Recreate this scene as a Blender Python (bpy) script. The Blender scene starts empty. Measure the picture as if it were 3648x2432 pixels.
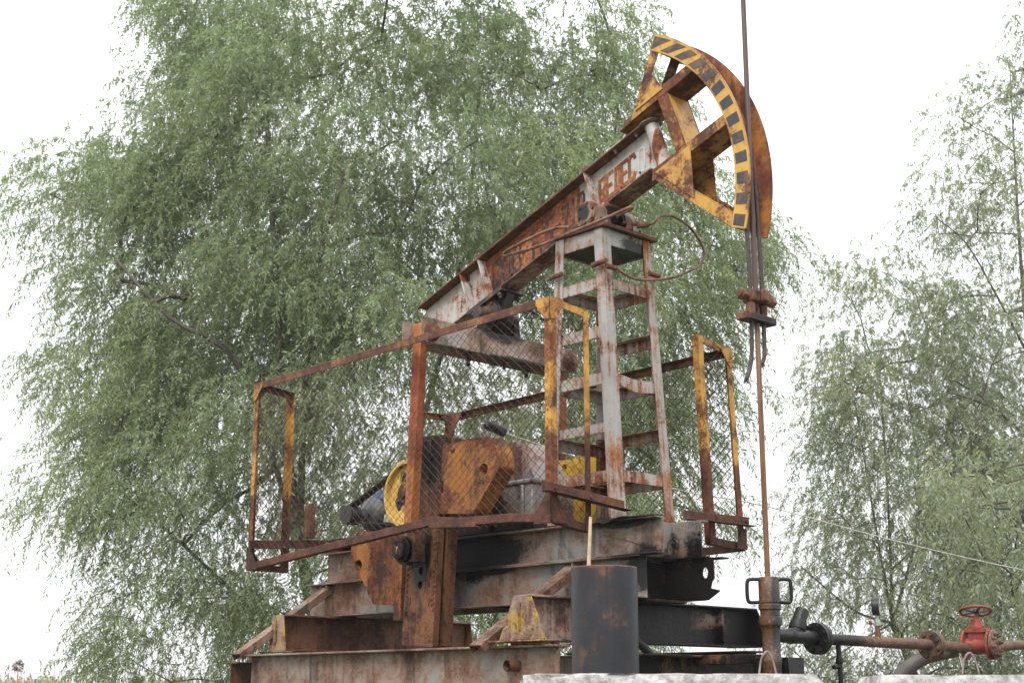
import bpy, math, random
import numpy as np
from mathutils import Vector, Matrix
from mathutils.geometry import tessellate_polygon
random.seed(7)
SC = bpy.context.scene
COL = SC.collection
R = math.radians
# ------------------------------------------------------------------ camera, sky, sun
EYE = Vector((5.805, -6.274, 0.0))            # eye level is z = 0; pump axis = X (well at +X), near side = -Y
YAW, PITCH = R(43.3), R(13.89)
FH = Vector((-math.cos(YAW), math.sin(YAW), 0)); RT = Vector((math.sin(YAW), math.cos(YAW), 0))
FW = FH*math.cos(PITCH) + Vector((0, 0, math.sin(PITCH)))
cam_d = bpy.data.cameras.new('camera'); cam = bpy.data.objects.new('camera', cam_d); COL.objects.link(cam)
cam_d.lens = 50; cam_d.sensor_width = 36; cam_d.clip_start = .1; cam_d.clip_end = 3000
cam.location = EYE; cam.rotation_euler = FW.to_track_quat('-Z', 'Y').to_euler()
cam_d.dof.use_dof = True; cam_d.dof.focus_distance = 8.6; cam_d.dof.aperture_fstop = 9
SC.camera = cam
SUN_EL, SUN_AZ = R(50), R(200)
w = bpy.data.worlds.new('World'); SC.world = w; w.use_nodes = True
nt = w.node_tree; nt.nodes.clear()
sky = nt.nodes.new('ShaderNodeTexSky'); sky.sky_type = 'NISHITA'; sky.sun_disc = False
sky.sun_elevation = SUN_EL; sky.sun_rotation = SUN_AZ; sky.dust_density = 4
sc_ = nt.nodes.new('ShaderNodeVectorMath'); sc_.operation = 'SCALE'; sc_.inputs['Scale'].default_value = .10
mixs = nt.nodes.new('ShaderNodeMix'); mixs.data_type = 'RGBA'; mixs.inputs[0].default_value = .9
# closed cloud deck, brightest overhead as on any overcast day
geo_ = nt.nodes.new('ShaderNodeNewGeometry'); sep_ = nt.nodes.new('ShaderNodeSeparateXYZ'); nt.links.new(geo_.outputs['Incoming'], sep_.inputs[0])
mr_ = nt.nodes.new('ShaderNodeMapRange'); nt.links.new(sep_.outputs[2], mr_.inputs[0])
mr_.inputs[1].default_value = 0; mr_.inputs[2].default_value = -1; mr_.inputs[3].default_value = .60; mr_.inputs[4].default_value = 1.25
cmb_ = nt.nodes.new('ShaderNodeVectorMath'); cmb_.operation = 'SCALE'; cmb_.inputs[0].default_value = (.985, .995, 1.02); nt.links.new(mr_.outputs[0], cmb_.inputs['Scale'])
nt.links.new(cmb_.outputs[0], mixs.inputs[7])
bg = nt.nodes.new('ShaderNodeBackground'); bg.inputs[1].default_value = 1.0
wo = nt.nodes.new('ShaderNodeOutputWorld')
nt.links.new(sky.outputs[0], sc_.inputs[0]); nt.links.new(sc_.outputs[0], mixs.inputs[6])
nt.links.new(mixs.outputs[2], bg.inputs[0]); nt.links.new(bg.outputs[0], wo.inputs[0])
sd = bpy.data.lights.new('sun', 'SUN'); sd.energy = 1.3; sd.angle = R(25); sd.color = (1, .97, .92)
sun = bpy.data.objects.new('sun', sd); COL.objects.link(sun)
sdir = Vector((.45, -.72, 1.0)).normalized()                # from behind the left shoulder
sun.rotation_euler = sdir.to_track_quat('Z', 'Y').to_euler(); sun.location = (0, -6, 12)
SC.view_settings.view_transform = 'Standard'; SC.view_settings.look = 'None'
SC.view_settings.exposure = 1.16; SC.view_settings.gamma = 1
SC.cycles.max_bounces = 6; SC.cycles.transparent_max_bounces = 8
# ------------------------------------------------------------------ node helpers / materials
def srgb(c): return tuple(((v/12.92) if v <= .04045 else ((v+.055)/1.055)**2.4) for v in c)
class NT:
    def __init__(s, name):
        s.m = bpy.data.materials.new(name); s.m.use_nodes = True; s.t = s.m.node_tree; s.t.nodes.clear()
        s.out = s.t.nodes.new('ShaderNodeOutputMaterial')
    def n(s, ty, **kw):
        k = s.t.nodes.new(ty)
        for a, v in kw.items(): setattr(k, a, v)
        return k
    def put(s, sock, v):
        if hasattr(v, 'is_output'): s.t.links.new(v, sock)
        elif v is not None:
            if isinstance(v, (tuple, list)) and len(v) == 3 and sock.type == 'RGBA': v = (*v, 1)
            sock.default_value = v
    def math(s, op, a, b=None, c=None, clamp=False):
        k = s.n('ShaderNodeMath', operation=op, use_clamp=clamp)
        for i, v in enumerate((a, b, c)):
            if v is not None: s.put(k.inputs[i], v)
        return k.outputs[0]
    def mix(s, f, a, b, mode='MIX'):
        k = s.n('ShaderNodeMix', data_type='RGBA', blend_type=mode)
        s.put(k.inputs[0], f); s.put(k.inputs[6], a); s.put(k.inputs[7], b); return k.outputs[2]
    def noise(s, vec, scale, detail=4, rough=.55, dist=0):
        k = s.n('ShaderNodeTexNoise'); s.put(k.inputs['Vector'], vec)
        for a, v in (('Scale', scale), ('Detail', detail), ('Roughness', rough), ('Distortion', dist)): k.inputs[a].default_value = v
        return k.outputs[0]
    def step(s, v, lo, hi):
        k = s.n('ShaderNodeMapRange', interpolation_type='SMOOTHSTEP'); s.put(k.inputs[0], v)
        s.put(k.inputs[1], lo); s.put(k.inputs[2], hi); return k.outputs[0]
    def ramp(s, v, stops):
        k = s.n('ShaderNodeValToRGB'); s.put(k.inputs[0], v); e = k.color_ramp.elements
        while len(e) < len(stops): e.new(.5)
        for el, (p, c) in zip(e, stops): el.position = p; el.color = (*c, 1)
        return k.outputs[0]
    def pos(s, seed=0.0, scale=(1, 1, 1)):
        g = s.n('ShaderNodeNewGeometry'); k = s.n('ShaderNodeMapping')
        s.t.links.new(g.outputs['Position'], k.inputs[0]); k.inputs['Location'].default_value = (seed*3.1, seed*1.7, seed*5.3)
        k.inputs['Scale'].default_value = scale; return k.outputs[0]
    def bsdf(s, col, rough=.5, bump=None, bstr=.3, bdist=.01, metal=0, spec=None):
        b = s.n('ShaderNodeBsdfPrincipled'); s.put(b.inputs['Base Color'], col); s.put(b.inputs['Roughness'], rough)
        b.inputs['Metallic'].default_value = metal
        if spec is not None: s.put(b.inputs['Specular IOR Level'], spec)
        if bump is not None:
            k = s.n('ShaderNodeBump'); k.inputs['Strength'].default_value = bstr; k.inputs['Distance'].default_value = bdist
            s.put(k.inputs['Height'], bump); s.t.links.new(k.outputs[0], b.inputs['Normal'])
        s.t.links.new(b.outputs[0], s.out.inputs[0]); return b
DARKRUST = [(.25, (.020, .009, .007)), (.45, (.060, .022, .014)), (.62, (.135, .045, .020)), (.8, (.24, .085, .028))]
BROWN = [(.25, (.028, .014, .012)), (.5, (.075, .030, .021)), (.7, (.13, .052, .030)), (.85, (.19, .085, .042))]
ORANGE = [(.30, (.045, .015, .010)), (.45, (.115, .036, .016)), (.58, (.20, .066, .022)), (.75, (.33, .135, .042))]
PANEL = [(.34, (.04, .013, .010)), (.45, (.11, .030, .015)), (.56, (.21, .062, .022)), (.70, (.38, .16, .055))]
def rusty(name, paint, rust=.5, ramp=DARKRUST, scale=3.0, seed=1.0, oil=(), lichen=None, edge=.16, soft=.05, dirt=.35, prough=.5, streak=.22, zfade=None, patches=(), fine=.3, keep=(), spec=.28, grime=.55):
    """flaking paint over rust; rust = amount 0..1; oil = soaked spots ((x,y,z),(rx,ry,rz))"""
    t = NT(name); p = t.pos(seed)
    big = t.noise(p, scale, 7, .62, .3); fn = t.noise(p, scale*14, 5, .7)
    st = t.noise(t.pos(seed+2, (26, 26, 1.3)), 1.0, 5, .65)
    v = t.math('MULTIPLY_ADD', fn, fine, t.math('MULTIPLY', big, 1-fine))
    v = t.math('MULTIPLY_ADD', t.math('SUBTRACT', st, .5), streak, v)
    if edge:
        bv = t.n('ShaderNodeBevel', samples=4); bv.inputs[0].default_value = .012
        g = t.n('ShaderNodeNewGeometry'); d = t.n('ShaderNodeVectorMath', operation='DOT_PRODUCT')
        t.t.links.new(bv.outputs[0], d.inputs[0]); t.t.links.new(g.outputs['Normal'], d.inputs[1])
        e = t.step(t.math('SUBTRACT', 1.0, d.outputs['Value']), .02, .25)
        v = t.math('MULTIPLY_ADD', e, edge, v)
    if zfade:                                                  # more rust below a height
        z = t.n('ShaderNodeSeparateXYZ'); t.t.links.new(t.pos(0), z.inputs[0])
        v = t.math('MULTIPLY_ADD', t.step(z.outputs[2], zfade[1], zfade[0]), zfade[2], v)
    def spot(lst, nz):
        m = None
        for c, r in lst:
            a = t.n('ShaderNodeVectorMath', operation='SUBTRACT'); t.t.links.new(t.pos(0), a.inputs[0]); a.inputs[1].default_value = c
            b = t.n('ShaderNodeVectorMath', operation='DIVIDE'); t.t.links.new(a.outputs[0], b.inputs[0]); b.inputs[1].default_value = r
            l = t.n('ShaderNodeVectorMath', operation='LENGTH'); t.t.links.new(b.outputs[0], l.inputs[0])
            q = t.step(t.math('MULTIPLY_ADD', t.math('SUBTRACT', nz, .53), 2.6, l.outputs['Value']), 1.18, .80)
            m = q if m is None else t.math('MAXIMUM', m, q)
        return m
    nz = t.math('MULTIPLY_ADD', fn, .35, t.math('MULTIPLY', big, .75))
    if patches:
        v = t.math('MULTIPLY_ADD', spot(patches, nz), .20, v)
    if keep: v = t.math('MULTIPLY_ADD', spot(keep, nz), -.13, v)
    thr = .72 - .44*rust
    m = t.step(v, thr-soft, thr+soft)
    rn = t.math('MULTIPLY_ADD', t.noise(t.pos(seed+7), scale*5, 8, .7, .4), .6, t.math('MULTIPLY', t.noise(t.pos(seed+9), scale*.9, 4, .6), .45))
    rn = t.math('MULTIPLY_ADD', t.math('SUBTRACT', rn, .52), 1.75, .52)
    rc = t.ramp(rn, ramp)
    pc = t.mix(t.math('MULTIPLY', t.step(t.noise(t.pos(seed+4), scale*1.7, 6, .65), .42, .72), dirt), paint, tuple(c*.42+.012 for c in paint))
    pc = t.mix(t.math('MULTIPLY', t.step(v, thr-.14, thr), .45), pc, (.33, .15, .06))   # rust bleeding into the paint
    col = t.mix(m, pc, rc); rough = t.math('MULTIPLY_ADD', m, .82-prough, prough)
    if grime:
        gn = t.noise(t.pos(seed+21, (1.4, 1.4, .8)), scale*1.1, 7, .68, .6)
        gm = t.math('MULTIPLY', t.step(t.math('MULTIPLY_ADD', t.math('SUBTRACT', st, .5), .35, gn), .50, .64), grime)
        col = t.mix(gm, col, (.016, .010, .008)); rough = t.math('MULTIPLY_ADD', gm, -.2, rough)
    if lichen:
        lm = t.math('MULTIPLY', t.step(t.noise(t.pos(seed+11), lichen[0], 8, .75), lichen[1], lichen[1]+.05), .9)
        col = t.mix(lm, col, t.ramp(fn, [(.3, (.26, .15, .02)), (.7, (.40, .27, .06))]))
    if oil:
        om = spot(oil, nz)
        col = t.mix(om, col, t.ramp(fn, [(.35, (.0035, .003, .003)), (.75, (.012, .009, .008))]))
        rough = t.mix(om, rough, t.ramp(big, [(.3, (.3,)*3), (.7, (.62,)*3)]))
    h = t.math('MULTIPLY_ADD', m, .3, t.math('MULTIPLY', fn, .8))
    t.bsdf(col, rough, h, .35, .006, 0, spec); return t.m
def plain(name, col, rough=.5, scale=20, var=.3, seed=0, bstr=.2, metal=0, spec=.35, dark=None):
    t = NT(name); f = t.noise(t.pos(seed), scale, 5, .6)
    c = t.mix(t.step(f, .3, .75), tuple(v*(1-var) for v in col) if dark is None else dark, tuple(min(1, v*(1+var*.5)) for v in col))
    t.bsdf(c, rough, f, bstr, .004, metal, spec); return t.m
PG = (.315, .308, .298); YEL = (.50, .275, .045)
M = {}
M['grey'] = rusty('grey_paint', PG, .36, ORANGE, 4.6, 1.0, zfade=(.95, 1.9, .05), streak=.55, edge=.16, fine=.28, soft=.08, grime=0.22)
M['grey_top'] = rusty('grey_paint_top', PG, .33, ORANGE, 4.4, 2.3, edge=.10, streak=.5, oil=[((.24, .05, 2.66), (.06, .13, .10))], grime=0.12)
M['beam_grey'] = rusty('beam_grey_paint', (.41, .41, .395), .33, ORANGE, 6, 4.2, prough=.45, edge=.12, streak=.4, patches=[((.22, -.055, 3.005), (.22, .1, .035)), ((-1.235, -.10, 2.76), (.03, .06, .05)), ((.52, -.05, 3.2), (.04, .1, .13))], grime=0.15)
M['beam_rust'] = rusty('beam_rusted_panel', (.21, .078, .036), .72, PANEL, 7.0, 5.1, soft=.16, dirt=.5, prough=.8, edge=0, streak=.3, grime=.12)
M['flange'] = rusty('flange_rust', (.075, .034, .024), .5, BROWN, 5.0, 6.4, soft=.1, prough=.8)
M['under'] = rusty('beam_underside', (.28, .25, .235), .50, BROWN, 4.0, 8.4, soft=.08)
M['plate_rust'] = rusty('brown_rust', (.09, .042, .03), .55, BROWN, 6.0, 7.7, soft=.12, prough=.8)
M['yellow'] = rusty('yellow_paint', YEL, .40, BROWN, 4.5, 3.3, edge=.20, streak=.15, dirt=.3, grime=0.35)
M['yellow_rim'] = rusty('yellow_rim_paint', (.52, .305, .062), .36, BROWN, 5.5, 9.1, edge=.16, streak=.1, dirt=.2, grime=0.25)
M['yellow_worn'] = rusty('yellow_worn_to_rust', (.42, .205, .032), .55, DARKRUST, 3.8, 12.2, edge=.18)
M['orange_rim'] = rusty('orange_rusted_rim', (.44, .165, .028), .47, [(.25, (.05, .017, .015)), (.5, (.10, .03, .022)), (.75, (.17, .055, .03))], 3.0, 13.4, soft=.1)
M['stripe'] = rusty('black_stripe_paint', (.040, .041, .046), .22, BROWN, 6.0, 14.8, edge=.05, dirt=.2, streak=.1)
M['guard'] = rusty('guard_yellow_rust', (.54, .285, .038), .43, DARKRUST, 4.5, 15.5, streak=.05, zfade=(1.15, 1.45, .3), edge=.1, soft=.07, grime=0.4)
M['guard_dark'] = rusty('guard_brown_rust', (.22, .085, .03), .66, BROWN, 4.5, 16.9, soft=.1, zfade=(1.0, 1.3, .2))
M['conrod'] = rusty('connecting_rod_rust', (.42, .15, .035), .42, [(.25, (.10, .025, .014)), (.5, (.22, .055, .022)), (.75, (.34, .10, .03))], 2.2, 17.3, soft=.14, prough=.6, patches=[((-1.03, -.66, 1.75), (.2, .2, .35))], grime=0.45)
M['cw'] = rusty('counterweight_rust', (.33, .125, .022), .68, [(.30, (.016, .007, .006)), (.48, (.055, .017, .011)), (.62, (.135, .036, .013)), (.8, (.25, .08, .018))], 5.0, 18.8, soft=.17, prough=.6, edge=.16, fine=.4, keep=[((-.60, -.6, 1.33), (.24, .3, .16)), ((-.50, -.6, 1.16), (.13, .3, .08)), ((-1.62, -.6, .83), (.08, .3, .22))], grime=.8)
M['crank'] = rusty('crank_oily_rust', (.10, .040, .022), .50, [(.36, (.010, .006, .006)), (.50, (.038, .015, .011)), (.62, (.085, .028, .014)), (.76, (.17, .065, .027))], 5.0, 19.1, oil=[((-.98, -.6, 1.42), (.16, .3, .17)), ((-1.05, -.6, .80), (.10, .3, .17))], soft=.12, prough=.6, grime=.75)
M['skid'] = rusty('skid_grey_paint', (.20, .202, .195), .41, BROWN, 3.0, 20.4, soft=.13, streak=.09, edge=.12, grime=.6,
    oil=[((-.98, -.2, .86), (.52, .25, .16)), ((-1.0, -.1, .98), (.7, .4, .03)), ((-.75, -.2, .74), (.22, .2, .03)), ((.47, -.2, .70), (.14, .1, .14)), ((.30, -.2, .95), (.22, .15, .035)), ((.66, .14, .65), (.26, .2, .22)), ((.45, .14, .5), (.5, .2, .06)), ((.1, .12, .6), (.6, .1, .3)), ((.40, .0, .64), (.3, .2, .16)), ((.46, -.25, .75), (.25, .1, .02))])
M['crossbeam'] = rusty('crossbeam_brown', (.12, .06, .045), .5, BROWN, 3.0, 21.8, soft=.12, lichen=(26, .66))
M['crossblack'] = rusty('crossbeam_black_oil', (.28, .25, .23), .50, BROWN, 3.0, 22.8, soft=.1, oil=[((.25, .16, .45), (.5, .40, .4)), ((.3, 1.0, .4), (.4, .26, .4)), ((.2, .5, .27), (.5, 1.0, .13)), ((.25, .5, .54), (.5, .8, .07))])
M['bottom'] = rusty('bottom_beam_grey', (.22, .215, .20), .42, BROWN, 2.6, 23.7, soft=.12, lichen=(30, .66), streak=.10)
M['lichen'] = rusty('plate_with_lichen', (.23, .21, .185), .42, BROWN, 4.0, 24.1, soft=.1, lichen=(13, .50), grime=0.3)
M['strut'] = rusty('strut_brown_grey', (.20, .17, .145), .48, BROWN, 4.0, 25.6, soft=.12, lichen=(24, .68))
M['oil'] = rusty('oil_soaked_steel', (.008, .007, .007), .14, [(.3, (.008, .006, .006)), (.6, (.02, .014, .012)), (.8, (.06, .03, .02))], 5, 26.2, prough=.38, edge=.05, spec=.12)
M['bearing'] = rusty('bearing_grease', (.022, .019, .019), .16, BROWN, 9, 27.2, oil=[((-.95, -.02, 2.36), (.2, .25, .14))], prough=.42)
M['bearing_top'] = rusty('top_bearing_grease', (.19, .145, .12), .42, BROWN, 9, 28.2, oil=[((.05, -.24, 2.88), (.055, .06, .06)), ((.12, .03, 2.86), (.05, .06, .06))], prough=.45)
M['equal'] = rusty('equalizer_stained', (.31, .28, .26), .46, [(.28, (.035, .024, .022)), (.5, (.11, .065, .045)), (.68, (.22, .10, .05)), (.85, (.30, .16, .08))], 4.5, 29.5, soft=.1, oil=[((-.9, -.05, 2.33), (.3, .22, .08)), ((-.9, .15, 2.14), (.3, .35, .03)), ((-.9, -.3, 2.12), (.3, .35, .035))])
M['yellow_far'] = rusty('far_weight_yellow', (.55, .34, .04), .26, BROWN, 6, 43.3, edge=.1, grime=.3)
M['gear'] = rusty('gearbox_grey', (.25, .245, .25), .40, BROWN, 3.5, 30.3, soft=.1, oil=[((-.9, -.2, 1.05), (.32, .4, .2)), ((-.6, -.2, .98), (.3, .4, .07))])
M['pulley'] = rusty('pulley_cream_yellow', (.60, .39, .10), .26, BROWN, 5, 31.9, dirt=.45, edge=.08, grime=0.3)
M['blue'] = rusty('motor_blue_paint', (.055, .135, .26), .24, BROWN, 6, 32.2, dirt=.5, edge=.08)
M['shield'] = plain('motor_grey_alloy', (.075, .075, .078), .45, 14, .45, 3)
M['dark_steel'] = plain('dark_oily_steel', (.035, .032, .032), .35, 30, .4, 3)
M['nameplate'] = plain('pale_nameplate', (.55, .5, .43), .5, 30, .2, 5)
M['rubber'] = plain('black_rubber', (.012, .012, .012), .6, 30, .3, 1)
M['wire'] = plain('rusty_wire', (.075, .036, .026), .75, 60, .55, 2)
M['rope'] = plain('greasy_wire_rope', (.060, .040, .036), .5, 70, .5, 2)
M['rope_red'] = plain('rust_red_rope', (.16, .045, .032), .8, 70, .4, 2)
M['copper'] = rusty('brown_tube', (.20, .105, .08), .45, BROWN, 9, 33.1, edge=0, soft=.15)
M['clamp'] = rusty('clamp_red_brown', (.17, .075, .055), .5, BROWN, 9, 34.1, soft=.12, oil=[((1.22, -.05, 2.0), (.1, .14, .035))])
M['letter'] = rusty('stencil_black', (.020, .017, .018), .22, PANEL, 9, 35.0, edge=0, soft=.06, dirt=.2, streak=.4, grime=0)
M['letter_rust'] = rusty('rusted_lettering', (.15, .045, .018), .5, PANEL, 8, 36.0, edge=0, soft=.12, dirt=.2, grime=0)
M['letter_ghost'] = plain('faint_grey_lettering', (.40, .40, .39), .5, 20, .15, 4)
def rod_mat():
    t = NT('polished_rod_steel'); z = t.n('ShaderNodeSeparateXYZ'); t.t.links.new(t.pos(0), z.inputs[0])
    f = t.noise(t.pos(3, (20, 20, 2)), 1.5, 6, .65)
    up = t.ramp(f, [(.3, (.045, .026, .024)), (.7, (.10, .058, .05))])
    mid = t.ramp(f, [(.3, (.10, .05, .03)), (.5, (.20, .10, .06)), (.7, (.15, .13, .11))])
    low = t.ramp(f, [(.3, (.055, .024, .008)), (.55, (.15, .062, .016)), (.8, (.24, .13, .055))])
    k = t.math('MULTIPLY_ADD', t.math('SUBTRACT', f, .5), .5, z.outputs[2])
    c = t.mix(t.step(k, 2.0, 1.94), up, mid); c = t.mix(t.step(k, 1.75, 1.25), c, low)
    t.bsdf(c, t.mix(t.step(k, 1.7, 1.3), (.55,)*3, (.22,)*3), f, .2, .003); return t.m
M['rod'] = rod_mat()
def wellhead_mat():
    t = NT('wellhead_crude_oil'); g = t.pos(2); f = t.noise(g, 60, 6, .7); b = t.noise(t.pos(5, (9, 9, 1.3)), 2, 4, .6)
    s = t.n('ShaderNodeSeparateXYZ'); t.t.links.new(t.pos(0), s.inputs[0])
    side = t.math('ADD', t.math('MULTIPLY', s.outputs[0], .68), t.math('MULTIPLY', s.outputs[1], .73))   # brown oil runs down one flank
    m = t.step(t.math('MULTIPLY_ADD', t.math('SUBTRACT', b, .5), .10, side), .785, .765)
    c = t.mix(m, t.ramp(f, [(.4, (.012, .010, .010)), (.62, (.03, .026, .025)), (.72, (.22, .19, .17))]), t.ramp(f, [(.35, (.035, .014, .005)), (.6, (.10, .038, .010)), (.74, (.40, .28, .18))]))
    t.bsdf(c, .28, f, .6, .006); return t.m
M['well'] = wellhead_mat()
M['tar'] = plain('tarry_black_pipe', (.012, .011, .012), .34, 90, .6, 6, .7, 0, .3)
M['pipe'] = rusty('flow_pipe_brown', (.060, .045, .042), .42, [(.3, (.025, .018, .018)), (.55, (.055, .038, .034)), (.8, (.17, .12, .10))], 6, 37.4, edge=.06, soft=.14, oil=[((1.19, .5, .29), (.1, .3, .1))], prough=.55)
M['flangep'] = rusty('pipe_flange_brown', (.055, .045, .042), .40, [(.3, (.025, .018, .017)), (.6, (.06, .04, .034)), (.85, (.12, .07, .05))], 8, 38.4, oil=[((1.19, .36, .29), (.2, .14, .2))])
M['red'] = rusty('red_valve_paint', (.24, .035, .032), .32, BROWN, 9, 39.0, edge=.1, dirt=.3, grime=0.3)
M['valveflange'] = rusty('grey_brown_flange', (.16, .12, .11), .4, BROWN, 8, 40.2)
M['navy'] = plain('dark_blue_paint', (.02, .03, .09), .5, 30, .3, 2)
M['steel'] = plain('zinc_steel', (.40, .40, .40), .35, 40, .3, 2, metal=.4)
M['dial'] = plain('white_dial', (.75, .77, .76), .3, 20, .05, 2)
M['blackplastic'] = plain('black_case', (.02, .02, .022), .4, 30, .3, 2)
M['casing'] = rusty('casing_pipe_dark', (.022, .024, .030), .07, [(.25, (.022, .014, .012)), (.5, (.07, .036, .026)), (.75, (.15, .075, .04))], 4, 41.3, soft=.26, prough=.42, zfade=(.60, .53, .15), edge=.05, streak=.3, fine=.1, grime=.3)
M['reed'] = plain('dry_reed', (.46, .33, .19), .8, 20, .3, 2)
M['plume'] = plain('reed_plume', (.20, .11, .08), .9, 20, .3, 2)
M['porcelain'] = plain('dark_insulator', (.022, .022, .026), .35, 20, .2, 2)
M['cable'] = plain('pale_cable', (.50, .47, .43), .6, 30, .2, 2)
def concrete_mat():
    t = NT('whitewashed_concrete'); f = t.noise(t.pos(1), 30, 8, .7); b = t.noise(t.pos(4), 7, 6, .65)
    c = t.ramp(t.math('MULTIPLY_ADD', f, .5, t.math('MULTIPLY', b, .5)), [(.33, (.09, .08, .072)), (.45, (.27, .25, .24)), (.55, (.47, .455, .45)), (.8, (.58, .57, .57))])
    t.bsdf(c, .85, t.math('ADD', f, b), .7, .02); return t.m
M['concrete'] = concrete_mat()
M['loop'] = plain('rusty_loop_wire', (.22, .185, .165), .6, 40, .4, 3)
M['greypipe'] = plain('grey_brown_pipe', (.095, .080, .074), .55, 12, .35, 3)
def bark_mat():
    t = NT('willow_bark'); f = t.noise(t.pos(1, (1, 1, .25)), 14, 8, .7)
    t.bsdf(t.ramp(f, [(.3, (.045, .036, .030)), (.55, (.115, .095, .080)), (.75, (.20, .17, .145))]), .9, f, .8, .03); return t.m
M['bark'] = bark_mat()
def leaf_mat(name, top, bot, trans):
    t = NT(name); a = t.n('ShaderNodeAttribute'); a.attribute_name = 'tint'; g = t.n('ShaderNodeNewGeometry')
    v = a.outputs['Fac']
    ct = t.ramp(v, [(0, tuple(c*.62 for c in top)), (.55, top), (1, (top[0]*1.75, top[1]*1.38, top[2]*1.05))])
    cb = t.ramp(v, [(0, tuple(c*.75 for c in bot)), (.6, bot), (1, (bot[0]*1.25, bot[1]*1.2, bot[2]))])
    c = t.mix(g.outputs['Backfacing'], ct, cb)
    b = t.n('ShaderNodeBsdfPrincipled'); t.put(b.inputs['Base Color'], c); b.inputs['Roughness'].default_value = .36
    b.inputs['Specular IOR Level'].default_value = .45
    tr = t.n('ShaderNodeBsdfTranslucent'); t.put(tr.inputs[0], t.mix(.5, ct, (top[0]*1.7, top[1]*1.7, top[2]*1.0)))
    mx = t.n('ShaderNodeMixShader'); mx.inputs[0].default_value = trans
    t.t.links.new(b.outputs[0], mx.inputs[1]); t.t.links.new(tr.outputs[0], mx.inputs[2]); t.t.links.new(mx.outputs[0], t.out.inputs[0])
    return t.m
M['leaf'] = leaf_mat('willow_leaf', (.205, .276, .135), (.372, .420, .320), .44)
M['leaf2'] = leaf_mat('pale_willow_leaf', (.225, .272, .168), (.375, .408, .338), .45)
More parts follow.
